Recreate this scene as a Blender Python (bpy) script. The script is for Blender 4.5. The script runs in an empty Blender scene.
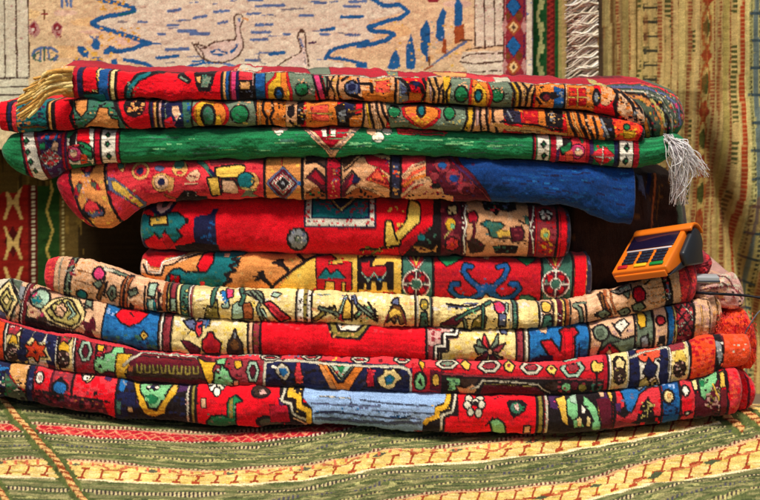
import bpy, math, random
import numpy as np

# ------------------------------------------------------------------ camera, world, sun
scene = bpy.context.scene
C = scene.collection
random.seed(7)
RNG = np.random.default_rng(11)

PITCH = math.radians(11)
CAM = np.array([0.0, -2.0, 0.0]); K = 0.00075            # metres per photo pixel and metre of distance
CAM[2] = 0.52
cam = bpy.data.cameras.new('camera'); cam_o = bpy.data.objects.new('camera', cam); C.objects.link(cam_o)
cam_o.location = CAM; cam_o.rotation_euler = (math.pi/2 - PITCH, 0, 0)
cam.sensor_width = 36; cam.lens = 36/(760*K); cam.clip_end = 100; cam.clip_start = 0.05
cam.dof.use_dof = True; cam.dof.focus_distance = 1.99; cam.dof.aperture_fstop = 5.0
scene.camera = cam_o

SUN_EL, SUN_AZ = math.radians(66), math.radians(-20)      # azimuth measured from straight behind the camera
world = bpy.data.worlds.new('World'); scene.world = world; world.use_nodes = True
wn = world.node_tree.nodes; bg = wn['Background']
sky = wn.new('ShaderNodeTexSky'); sky.sky_type = 'NISHITA'; sky.sun_disc = False
sky.sun_elevation = SUN_EL; sky.sun_rotation = math.radians(180) + SUN_AZ
sky.air_density = 1.0; sky.dust_density = 4.0; sky.ozone_density = 0.5
world.node_tree.links.new(sky.outputs[0], bg.inputs[0]); bg.inputs[1].default_value = 0.05
sun = bpy.data.lights.new('sun', 'SUN'); sun_o = bpy.data.objects.new('sun', sun); C.objects.link(sun_o)
sun.energy = 3.0; sun.angle = math.radians(12); sun.color = (1.0, 0.93, 0.82)
sun_o.rotation_euler = (math.pi/2 - SUN_EL, 0, SUN_AZ)
scene.view_settings.view_transform = 'Standard'; scene.view_settings.look = 'None'
scene.view_settings.exposure = 0.34; scene.view_settings.gamma = 1

# ------------------------------------------------------------------ measuring helpers
FW = np.array([0, math.cos(PITCH), -math.sin(PITCH)]); UP = np.array([0, math.sin(PITCH), math.cos(PITCH)])
def at(px, py, Y):
    "world point at depth Y for a position measured on the photograph (arrays welcome)"
    px = np.asarray(px, float); py = np.asarray(py, float); Y = np.asarray(Y, float)
    a = (px-380)*K; b = (250-py)*K
    dy = FW[1] + UP[1]*b; dz = FW[2] + UP[2]*b
    t = (Y-CAM[1])/dy
    return a*t, Y+0*t, CAM[2]+dz*t
def measure(X, Y, Z):
    dy = Y-CAM[1]; dz = Z-CAM[2]
    f = dy*FW[1]+dz*FW[2]; u = dy*UP[1]+dz*UP[2]
    return 380+X/f/K, 250-u/f/K
def lin(h):
    h = h.lstrip('#'); c = np.array([int(h[i:i+2], 16) for i in (0, 2, 4)])/255
    return np.where(c <= .04045, c/12.92, ((c+.055)/1.055)**2.4)

PAL = dict(K='1a0e12', R='e4041c', D='b00a26', M='6e1420', O='e27c2a', o='ec4a1c', G='1c7a48', g='72806a',
  B='14508e', N='171a42', T='0f6e74', C='efd490', W='ece2cf', Y='e4ae2a', S='e2a474', P='d83c70', b='74481f',
  t='dca05c', V='45204f', L='94b2dc', l='80c486', A='8a8c90', E='5c6488', r='ef5a3c', c='d8323c', m='94303a',
  y='ecc85a', k='3a241c', z='a8572c', n='2c2840', q='3f6e5c', u='1f6cac', s='e6b48c', v='8a7a34', w='c9c0a8',
  d='0b3c80', e='a3bfa6', f='c8b668', x='5a0c22', i='4f5c4a', j='d88a48', h='e8b94c', a='c2101f', p='c89a90')
PALL = {k_: lin(v_) for k_, v_ in PAL.items()}

# ------------------------------------------------------------------ woven pattern canvas
class Canvas:
    S = 1.6; wk = 1.0
    def __init__(s, x0, y0, x1, y1, base='R', top=None, bot=None, S=None):
        if S: s.S = S
        s.x0, s.y0 = x0, y0; s.w = int((x1-x0)*s.S)+2; s.h = int((y1-y0)*s.S)+2
        s.a = np.zeros((s.h, s.w, 3)); s.a[:] = PALL[base]
        s.top, s.bot = top, bot; s.plain = s.a
    def grid(s, xa, ya, xb, yb):
        i0 = max(0, int((xa-s.x0)*s.S)); i1 = min(s.w, int((xb-s.x0)*s.S)+2)
        j0 = max(0, int((ya-s.y0)*s.S)); j1 = min(s.h, int((yb-s.y0)*s.S)+2)
        if i1 <= i0 or j1 <= j0: return None
        X, Y = np.meshgrid(s.x0+(np.arange(i0, i1)+.5)/s.S, s.y0+(np.arange(j0, j1)+.5)/s.S)
        return X, Y, slice(j0, j1), slice(i0, i1)
    def stroke(s, col, w, p, closed=False):
        p = np.array(p, float).reshape(-1, 2)
        if closed: p = np.vstack([p, p[:1]])
        r = max(w*s.wk+(.4 if col == 'K' else 0), 1.0)/2
        g = s.grid(p[:, 0].min()-r-1, p[:, 1].min()-r-1, p[:, 0].max()+r+1, p[:, 1].max()+r+1)
        if g is None: return
        X, Y, J, I = g; m = np.zeros(X.shape, bool)
        for (ax, ay), (bx, by) in zip(p[:-1], p[1:]):
            dx, dy = bx-ax, by-ay; L2 = dx*dx+dy*dy+1e-9
            t = np.clip(((X-ax)*dx+(Y-ay)*dy)/L2, 0, 1)
            m |= (X-ax-t*dx)**2+(Y-ay-t*dy)**2 < r*r
        s.a[J, I][m] = PALL[col]
    def poly(s, col, o, p):
        p = np.array(p, float).reshape(-1, 2)
        if o > 0: s.stroke('K', 2*o+.5, p, True)
        g = s.grid(p[:, 0].min()-1, p[:, 1].min()-1, p[:, 0].max()+1, p[:, 1].max()+1)
        if g is None: return
        X, Y, J, I = g; m = np.zeros(X.shape, bool); n = len(p)
        for q in range(n):
            ax, ay = p[q]; bx, by = p[(q+1) % n]
            if ay == by: continue
            m ^= ((ay > Y) != (by > Y)) & (X < (bx-ax)*(Y-ay)/(by-ay)+ax)
        s.a[J, I][m] = PALL[col]
    def ell(s, col, o, cx, cy, rx, ry, n=18):
        a = np.arange(n)*2*math.pi/n
        s.poly(col, o, np.stack([cx+rx*np.cos(a), cy+ry*np.sin(a)], 1))
    def draw(s, text):
        rnd = random.Random(len(text))
        for line in text.replace(';', '\n').splitlines():
            q = line.split('#')[0].split()
            if not q: continue
            op, c = q[0], q[1]
            if op == 'F':                                     # F petals centre cx cy r count
                c2 = q[2]; cx, cy, r, n = map(float, q[3:7])
                s.ell('K', 0, cx, cy, r*1.12, r*1.12)
                for k in range(int(n)):
                    t = 2*math.pi*(k+.5)/n
                    s.ell(c, 0, cx+r*.62*math.cos(t), cy+r*.62*math.sin(t), r*.36, r*.36, 8)
                s.ell(c2, 0, cx, cy, r*.3, r*.3, 8); continue
            v = list(map(float, q[2:]))
            if op == 'P': s.poly(c, v[0], v[1:])
            elif op == 'L': s.stroke(c, v[0], v[1:])
            elif op == 'l': s.stroke('K', v[0]+2, v[1:]); s.stroke(c, v[0], v[1:])
            elif op == 'E': s.ell(c, *v)
            elif op == 'D': o, cx, cy, rx, ry = v; s.poly(c, o, [cx-rx, cy, cx, cy-ry, cx+rx, cy, cx, cy+ry])
            elif op == 'H': w, cx, cy, rx, ry = v; s.stroke('K', w+2, [cx-rx, cy, cx-rx*.45, cy-ry, cx+rx*.45, cy-ry, cx+rx, cy, cx+rx*.45, cy+ry, cx-rx*.45, cy+ry], True); s.stroke(c, w, [cx-rx, cy, cx-rx*.45, cy-ry, cx+rx*.45, cy-ry, cx+rx, cy, cx+rx*.45, cy+ry, cx-rx*.45, cy+ry], True)
            elif op == 'B':
                xt0, xt1 = v[:2]; xb0, xb1 = v[2:4] if len(v) > 2 else v[:2]
                e = .45
                def ln(xt, xb):
                    yt, yb = s.top(xt), s.bot(xb)
                    return (xt-(xb-xt)*e, yt-(yb-yt)*e), (xb+(xb-xt)*e, yb+(yb-yt)*e)
                a0, b0 = ln(xt0, xb0); a1, b1 = ln(xt1, xb1)
                s.poly(c, 0, [*a0, *a1, *b1, *b0])
            elif op == 'V':
                w, xt = v[:2]; xb = v[2] if len(v) > 2 else xt
                e = .45; yt, yb = s.top(xt), s.bot(xb)
                s.stroke(c, w, [xt-(xb-xt)*e, yt-(yb-yt)*e, xb+(xb-xt)*e, yb+(yb-yt)*e])
            elif op in 'XQ' and s.plain is None: continue
            elif op == 'X':                                   # X col count x0 y0 x1 y1 size : scattered small knots
                n, xa, ya, xb, yb, sz = v
                for _ in range(int(n)):
                    cx = rnd.uniform(xa, xb); cy = rnd.uniform(ya, yb); z = sz*rnd.uniform(.6, 1.2)
                    s.poly(c, 0, [cx-z, cy-z*.7, cx+z, cy-z*.7, cx+z, cy+z*.7, cx-z, cy+z*.7])
            elif op == 'Q':                                   # Q col count x0 y0 x1 y1 length : short streaks along the weave
                n, xa, ya, xb, yb, ln_ = v
                for _ in range(int(n)):
                    cx = rnd.uniform(xa, xb); f_ = rnd.random(); cy = ya+(yb-ya)*f_; z = ln_*rnd.uniform(.4, 1.4)
                    s.stroke(c, .9, [cx-z/2, cy, cx, cy+rnd.uniform(-.5, .5), min(cx+z/2, xb), cy])
            elif op == 'Z':                                   # zigzag: Z col w x0 y0 x1 y1 n amp
                w, xa, ya, xb, yb, n, am = v; pts = []
                for k in range(int(n)+1):
                    t = k/n; pts += [xa+(xb-xa)*t, ya+(yb-ya)*t+(am if k % 2 else -am)]
                s.stroke(c, w, pts)
    def outline(s, rng, dark=.30, keep=.85):
        "the weaver's dark contour knots wherever two colour areas of the drawing meet"
        b = s.plain; d = np.zeros((s.h, s.w), bool)
        for sh, ax in ((1, 1), (1, 0)):
            e = np.abs(b-np.roll(b, sh, ax)).sum(-1) > .16; d |= e
        d &= (smooth_noise(s.h, s.w, 6, 4, rng) > -1.4+2*(1-keep)) & (b.sum(-1) > .1)
        s.a[d] = s.a[d]*dark+PALL['K']*.2
    def sample(s, px, py):
        i = np.clip(((px-s.x0)*s.S).astype(int), 0, s.w-1); j = np.clip(((py-s.y0)*s.S).astype(int), 0, s.h-1)
        return s.a[j, i]

def smooth_noise(n, m, fx, fy, rng=RNG):
    "value noise on an n x m grid with cell sizes fx, fy"
    a = rng.standard_normal((int(n/fy)+3, int(m/fx)+3))
    y = np.arange(n)/fy; x = np.arange(m)/fx; j = y.astype(int); i = x.astype(int)
    fy_ = (y-j); fx_ = (x-i); fy_ = fy_*fy_*(3-2*fy_); fx_ = fx_*fx_*(3-2*fx_)
    A = a[j][:, i]; B = a[j][:, i+1]; D = a[j+1][:, i]; E = a[j+1][:, i+1]
    return (A*(1-fx_)+B*fx_)*(1-fy_)[:, None]+(D*(1-fx_)+E*fx_)*fy_[:, None]

# ------------------------------------------------------------------ materials
def cloth_mat(name, bump=0.5, scale=700, sheen=0.15, attr=True, col=None, rough=.95, stretch=(1, 1, 1), var=.35):
    m = bpy.data.materials.new(name); m.use_nodes = True; nt = m.node_tree; p = nt.nodes['Principled BSDF']
    p.inputs['Roughness'].default_value = rough; p.inputs['Specular IOR Level'].default_value = .12
    p.inputs['Sheen Weight'].default_value = sheen; p.inputs['Sheen Roughness'].default_value = .5
    tc = nt.nodes.new('ShaderNodeTexCoord'); mp = nt.nodes.new('ShaderNodeMapping'); mp.inputs['Scale'].default_value = stretch
    nt.links.new(tc.outputs['Object'], mp.inputs[0])
    nz = nt.nodes.new('ShaderNodeTexNoise'); nz.inputs['Scale'].default_value = scale; nz.inputs['Detail'].default_value = 3
    nt.links.new(mp.outputs[0], nz.inputs['Vector'])
    mr = nt.nodes.new('ShaderNodeMapRange'); mr.inputs[1].default_value = .3; mr.inputs[2].default_value = .7
    mr.inputs[3].default_value = 1-var; mr.inputs[4].default_value = 1+var
    nt.links.new(nz.outputs[0], mr.inputs[0])
    mx = nt.nodes.new('ShaderNodeVectorMath'); mx.operation = 'SCALE'
    if attr:
        at_ = nt.nodes.new('ShaderNodeVertexColor'); at_.layer_name = 'Col'; nt.links.new(at_.outputs[0], mx.inputs[0])
    else:
        rgb = nt.nodes.new('ShaderNodeRGB'); rgb.outputs[0].default_value = (*lin(col), 1); nt.links.new(rgb.outputs[0], mx.inputs[0])
    nt.links.new(mr.outputs[0], mx.inputs['Scale']); nt.links.new(mx.outputs[0], p.inputs['Base Color'])
    bp = nt.nodes.new('ShaderNodeBump'); bp.inputs['Strength'].default_value = bump; bp.inputs['Distance'].default_value = .001
    nt.links.new(nz.outputs[0], bp.inputs['Height']); nt.links.new(bp.outputs[0], p.inputs['Normal'])
    return m
M_PILE = cloth_mat('wool_pile', .6, 650)
M_FLAT = cloth_mat('flat_weave', .6, 500, stretch=(1, 1, 2.5), sheen=.05)
M_GND = cloth_mat('floor_weave', .6, 420, stretch=(1, 2.2, 1), sheen=.05)
M_YARN = cloth_mat('yarn', .5, 900)

def solid(name, col, rough=.4, bump=0):
    m = bpy.data.materials.new(name); m.use_nodes = True; nt = m.node_tree; p = nt.nodes['Principled BSDF']
    nz = nt.nodes.new('ShaderNodeTexNoise'); nz.inputs['Scale'].default_value = 60; nz.inputs['Detail'].default_value = 5
    rp = nt.nodes.new('ShaderNodeMixRGB'); c = lin(col); rp.inputs[1].default_value = (*(c*.8), 1); rp.inputs[2].default_value = (*np.minimum(c*1.1, 1), 1)
    nt.links.new(nz.outputs[0], rp.inputs[0]); nt.links.new(rp.outputs[0], p.inputs['Base Color'])
    mr = nt.nodes.new('ShaderNodeMapRange'); mr.inputs[3].default_value = rough-.1; mr.inputs[4].default_value = rough+.15
    nt.links.new(nz.outputs[0], mr.inputs[0]); nt.links.new(mr.outputs[0], p.inputs['Roughness'])
    return m

# ------------------------------------------------------------------ object helpers
def link(name, me, mat, parent=None):
    o = bpy.data.objects.new(name, me); C.objects.link(o)
    if mat: me.materials.append(mat)
    if parent:
        o.parent = parent; o.location = -parent.location
    return o
def tag(o, label=None, cat=None, group=None, kind=None):
    if label: o['label'] = label
    if cat: o['category'] = cat
    if group: o['group'] = group
    if kind: o['kind'] = kind
    return o
def thing(name, label, cat, loc, group=None):
    o = bpy.data.objects.new(name, None); C.objects.link(o); o.location = loc; o.empty_display_size = .05
    return tag(o, label, cat, group)
def mesh_np(name, V, F, col=None, smooth=True):
    me = bpy.data.meshes.new(name); V = np.ascontiguousarray(V, np.float32); F = np.ascontiguousarray(F, np.int32)
    me.vertices.add(len(V)); me.vertices.foreach_set('co', V.ravel())
    me.loops.add(F.size); me.loops.foreach_set('vertex_index', F.ravel())
    me.polygons.add(len(F)); me.polygons.foreach_set('loop_start', np.arange(0, F.size, F.shape[1], dtype=np.int32))
    me.polygons.foreach_set('use_smooth', np.full(len(F), smooth))
    me.update(calc_edges=True); me.validate()
    if col is not None:
        ca = me.color_attributes.new('Col', 'FLOAT_COLOR', 'POINT')
        rgba = np.ones((len(V), 4), np.float32); rgba[:, :3] = col; ca.data.foreach_set('color', rgba.ravel())
    return me
def grid_faces(n, m, wrap=False):
    j = np.arange(n if wrap else n-1)[:, None]; i = np.arange(m-1)[None, :]; j2 = (j+1) % n
    return np.stack([j*m+i, j2*m+i, j2*m+i+1, j*m+i+1], -1).reshape(-1, 4)

def curve(pairs):
    x = np.array(pairs[0::2], float); y = np.array(pairs[1::2], float)
    def f(q):
        q = np.asarray(q, float); r = 0
        for d, w in ((-5, .2), (-2, .2), (0, .2), (2, .2), (5, .2)): r = r+w*np.interp(q+d, x, y)
        return r
    return f

RUGGED = {}
def fold(name, x0, x1, top, bot, base, text, Y0=0.0, depth=.30, bulge=.48, el=6, er=6, parent=None, mat=None,
         streak=.12, knot=.06, rib=0.0, rise=0.0, drop=0.0, bow=.02, sq=2.15, wrinkle=.0016, kx=1.0, seed=1, hair=0.0, contour=.85):
    """One fold of a rug: a rounded nose facing the viewer, going back on both sides, with rounded ends.
    top / bot give the upper and lower outline, the woven pattern is drawn along the nose."""
    rng = np.random.default_rng(seed)
    xs = np.arange(x0, x1+.01, .66*kx); nx = len(xs)
    yt = top(xs); yb = bot(xs)
    cv = Canvas(x0-3, float((yt).min())-16, x1+3, float(yb.max())+6, base, top, bot)
    full = cv.a.copy(); cv.plain = None; cv.draw(text); cv.plain = cv.a; cv.a = full; cv.draw(text)
    if contour: cv.outline(np.random.default_rng(seed+50), keep=contour)
    # rounding of the two ends
    ex = np.ones(nx)
    if el > 0: d = np.clip((xs-x0)/el, 0, 1); ex = np.minimum(ex, np.sqrt(np.clip(1-(1-d)**2.2, 0, 1)))
    if er > 0: d = np.clip((x1-xs)/er, 0, 1); ex = np.minimum(ex, np.sqrt(np.clip(1-(1-d)**2.2, 0, 1)))
    ex = np.maximum(ex, .04)
    NV = 54; th = np.linspace(0, math.pi, NV); c_ = np.cos(th); s_ = np.sin(th)
    vz = (1-np.sign(c_)*np.abs(c_)**(2/sq*1.0))/2                # 0 at top .. 1 at bottom
    vy = 1-np.abs(s_)**(2/sq)                                   # 0 at the nose
    h0 = (yb-yt).mean()*K*2
    b = bulge*h0
    yy = Y0+bow*((xs-380)/380)**2 + .0015*np.sin(xs/47+seed)
    yc = (yt+yb)/2; ytt = yc+(yt-yc)*ex; ybb = yc+(yb-yc)*ex
    X, _, Zt = at(xs, ytt, yy+b); _, _, Zb = at(xs, ybb, yy+b); X, _, _ = at(xs, yc, yy+.3*b)
    NT, NB = 14, 6
    dT = (np.linspace(0, 1, NT)**1.6)[::-1][:-1]                # from back to front
    dB = (np.linspace(0, 1, NB)**1.6)[1:]
    rows = []
    for d in dT:
        yv = yy+b+d*depth*(.25+.75*ex)
        rows.append((yv, Zt+rise*d*0.05+0*yv, np.zeros(nx)-d*depth/K/2*.25, 'T', d))
    for k in range(NV):
        rows.append((yy+b*vy[k]+(1-ex)*b*.9, Zt+(Zb-Zt)*vz[k], np.full(nx, vz[k]), 'F', k))
    for d in dB:
        rows.append((yy+b+d*depth*(.25+.75*ex), Zb+0*xs, np.ones(nx)+d*4, 'B', d))
    n = len(rows)
    # the nose hangs a little lower than the middle of the fold, so the pattern sits lower on it
    nose = b/K/2*np.sin(PITCH+(yc-250)*K)
    V = np.zeros((n, nx, 3)); Col = np.zeros((n, nx, 3)); py = np.zeros((n, nx))
    for r, (yv, zv, pv, kind, k) in enumerate(rows):
        V[r, :, 0] = X; V[r, :, 1] = yv; V[r, :, 2] = zv
        if kind == 'F': py[r] = yt+(yb-yt)*pv + nose*s_[k]
        elif kind == 'T': py[r] = yt+np.maximum(pv, -15.5)
        else: py[r] = yb-np.minimum((pv-1)*8, (yb-yt)*.8)
    jit = rng.standard_normal((n, nx))*.12
    pxs = np.broadcast_to(xs, (n, nx))
    Col[:] = cv.sample(pxs+jit, py+rng.standard_normal((n, nx))*.1)
    lum = 1+knot*rng.standard_normal((n, nx))
    lum *= 1+streak*smooth_noise(n, nx, 38, 1.3, rng)           # abrash along the knot rows
    lum *= 1+.09*smooth_noise(n, nx, 60, 12, rng)
    if rib: lum *= 1+rib*smooth_noise(n, nx, 3.2, 30, rng)
    Col *= np.clip(lum, .35, 1.7)[..., None]
    Col += .004*np.abs(rng.standard_normal((n, nx, 1)))
    # pile relief, wrinkles
    F = np.zeros((n, nx)); F += .00022*rng.standard_normal((n, nx))
    F += .00035*smooth_noise(n, nx, 5, 2, rng)+wrinkle*smooth_noise(n, nx, 34, 16, rng)+wrinkle*.5*smooth_noise(n, nx, 12, 8, rng)
    if rib: F += .0012*rib/.1*.5*smooth_noise(n, nx, 3.4, 34, rng)
    if hair: F += hair*np.abs(smooth_noise(n, nx, 3.0, 3.0, rng))+hair*.6*rng.standard_normal((n, nx))*.5
    nrm = np.zeros((n, 2)); a = NT-1
    nrm[:a] = (0, 1); nrm[a:a+NV, 0] = -s_; nrm[a:a+NV, 1] = c_; nrm[a+NV:] = (0, -1)
    fade = np.clip(ex*1.2, 0, 1)
    V[..., 1] += F*nrm[:, :1]*fade; V[..., 2] += F*nrm[:, 1:]*fade
    if drop:                                                    # the rug slopes down towards the wall at its raised ends
        V[..., 2] -= drop*(np.clip((np.abs(xs-380)-90)/170, 0, 1)**1.3)*np.maximum(V[..., 1]-(yy+b), 0)
    faces = grid_faces(n, nx, wrap=True)
    VV = V.reshape(-1, 3); CC = Col.reshape(-1, 3)
    # close the two ends with a fan of quads
    caps = []
    for side, i in ((0, 0), (1, nx-1)):
        ring = np.arange(n)*nx+i; half = n//2
        a_ = ring[:half]; b_ = ring[::-1][:half]
        q = np.stack([a_[:-1], a_[1:], b_[1:], b_[:-1]], 1)
        caps.append(q if side else q[:, ::-1])
    faces = np.vstack([faces]+caps)
    me = mesh_np(name, VV, faces, CC)
    return link(name, me, mat or M_PILE, parent)

def tubes(name, strands, mat, parent=None, sides=6, rng=RNG):
    "strands: list of (points Nx3, r0, r1, colour)"
    VV, FF, CC, off = [], [], [], 0
    for pts, r0, r1, col in strands:
        P = np.array(pts, float); n = len(P)
        T = np.gradient(P, axis=0); T /= np.linalg.norm(T, axis=1)[:, None]+1e-9
        ref = np.array([0, 1, 0.01]); A = np.cross(T, ref); A /= np.linalg.norm(A, axis=1)[:, None]+1e-9; Bn = np.cross(T, A)
        r = np.linspace(r0, r1, n)*(1+.12*rng.standard_normal(n)); a = np.arange(sides)*2*math.pi/sides
        twist = np.arange(n)[:, None]*.5+a[None]
        ring = P[:, None]+r[:, None, None]*(np.cos(twist)[..., None]*A[:, None]+np.sin(twist)[..., None]*Bn[:, None])
        VV.append(ring.reshape(-1, 3))
        for k in range(n-1):
            for q in range(sides):
                FF.append((off+k*sides+q, off+k*sides+(q+1) % sides, off+(k+1)*sides+(q+1) % sides, off+(k+1)*sides+q))
        c = lin(col)*(1+.12*rng.standard_normal()); CC.append(np.clip(c[None]*(1+.12*rng.standard_normal((n*sides, 1))), 0, 1)); off += n*sides
    me = mesh_np(name, np.vstack(VV), np.array(FF), np.vstack(CC))
    return link(name, me, mat, parent)
def spline(pts, n=14):
    P = np.array(pts, float); t = np.linspace(0, len(P)-1, n); out = np.zeros((n, P.shape[1]))
    Q = np.vstack([2*P[0]-P[1], P, 2*P[-1]-P[-2]])
    for k, u in enumerate(t):
        i = min(int(u), len(P)-2); f = u-i; a, b, c, d = Q[i:i+4]
        out[k] = .5*((2*b)+(-a+c)*f+(2*a-5*b+4*c-d)*f*f+(-a+3*b-3*c+d)*f**3)
    return out
# ------------------------------------------------------------------ outlines of the folded rugs, measured on the photo
t1a = curve([60,68, 78,68, 110,72, 200,73, 260,73, 330,75, 400,77, 440,79, 500,81, 550,83, 600,86, 620,90, 634,98, 646,110])
b1a = curve([60,97, 110,98, 200,99, 340,100, 400,102, 450,104, 500,106, 550,108, 590,111, 612,116, 630,124, 646,134])
t1b = curve([0,103, 30,102, 55,100, 110,100, 230,101, 340,102, 400,104, 450,106, 500,108, 550,110, 600,116, 630,120, 646,126])
b1b = curve([0,132, 60,130, 110,128, 230,126, 280,126, 340,126, 400,128, 450,130, 500,131, 560,135, 600,139, 640,141, 646,141])
t1c = curve([590,82, 640,82, 655,85, 668,87, 678,91, 688,96])
b1c = curve([590,140, 640,140, 660,140, 675,138, 688,135])
t2 = curve([0,142, 8,135, 20,133, 70,131, 110,129, 230,127, 340,126, 400,128, 450,130, 500,132, 560,135, 600,139, 640,139, 660,138, 675,133, 688,132])
b2 = curve([0,154, 8,168, 20,175, 40,179, 55,177, 68,168, 110,162, 160,161, 220,159, 280,157, 330,155, 390,154, 440,156, 500,158, 550,160, 600,164, 640,168, 660,165, 672,156, 688,144])
t3 = curve([56,172, 68,167, 110,162, 160,161, 220,159, 280,157, 330,155, 390,154, 440,156, 500,158, 550,160, 600,164, 636,168])
b3 = curve([56,190, 64,204, 75,218, 90,228, 105,231, 120,222, 134,210, 145,203, 170,201, 200,199, 300,198, 390,198, 440,200, 500,201, 560,205, 580,209, 600,217, 618,225, 636,224])
t4 = curve([139,206, 150,203, 170,201, 200,199, 300,198, 390,198, 440,200, 500,202, 560,206, 572,210])
b4 = curve([139,249, 200,250, 250,251, 350,253, 440,255, 520,257, 560,257, 572,255])
t5 = curve([139,254, 150,252, 250,251, 350,253, 440,256, 520,258, 560,257, 593,255])
b5 = curve([139,278, 160,283, 200,288, 260,292, 330,295, 400,299, 450,302, 500,304, 560,303, 593,300])
t6 = curve([44,262, 52,257, 60,256, 75,258, 100,263, 125,270, 150,279, 192,287, 250,291, 300,292, 370,296, 420,299, 480,302, 530,303, 560,302, 590,296, 620,287, 650,277, 675,268, 700,262])
b6 = curve([44,286, 52,293, 77,298, 118,306, 150,311, 192,316, 250,320, 330,322, 400,326, 480,328, 530,328, 584,323, 612,318, 670,305, 690,302, 700,299])
t7 = curve([-30,275, 0,279, 10,279, 25,284, 63,294, 110,304, 150,311, 192,316, 250,320, 330,322, 400,326, 480,328, 530,328, 584,323, 612,319, 670,305, 690,300, 703,297, 716,297])
b7 = curve([-30,312, 0,320, 24,326, 52,331, 79,336, 120,344, 141,350, 195,355, 250,356, 340,358, 430,360, 500,362, 560,363, 588,358, 627,353, 668,345, 687,341, 716,337])
t8 = curve([-30,313, 0,320, 24,326, 52,331, 79,336, 120,344, 141,350, 195,354, 250,355, 340,357, 430,359, 500,361, 560,362, 588,357, 627,352, 668,345, 687,340, 703,336, 716,335, 755,334])
b8 = curve([-30,354, 0,360, 31,365, 71,372, 110,377, 134,380, 173,383, 230,385, 330,388, 406,392, 450,393, 560,395, 608,391, 629,388, 670,383, 695,378, 725,369, 755,362])
t9 = curve([-30,354, 0,360, 31,365, 71,372, 110,377, 134,380, 173,383, 230,385, 330,388, 406,392, 450,393, 560,395, 608,391, 629,388, 670,383, 695,378, 725,368, 740,367, 756,372])
b9 = curve([-30,390, 0,397, 60,407, 120,415, 170,420, 220,425, 280,424, 340,423, 400,428, 450,432, 560,431, 600,430, 670,421, 720,415, 756,411])

GR = 'folded rugs of the stack'
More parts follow.
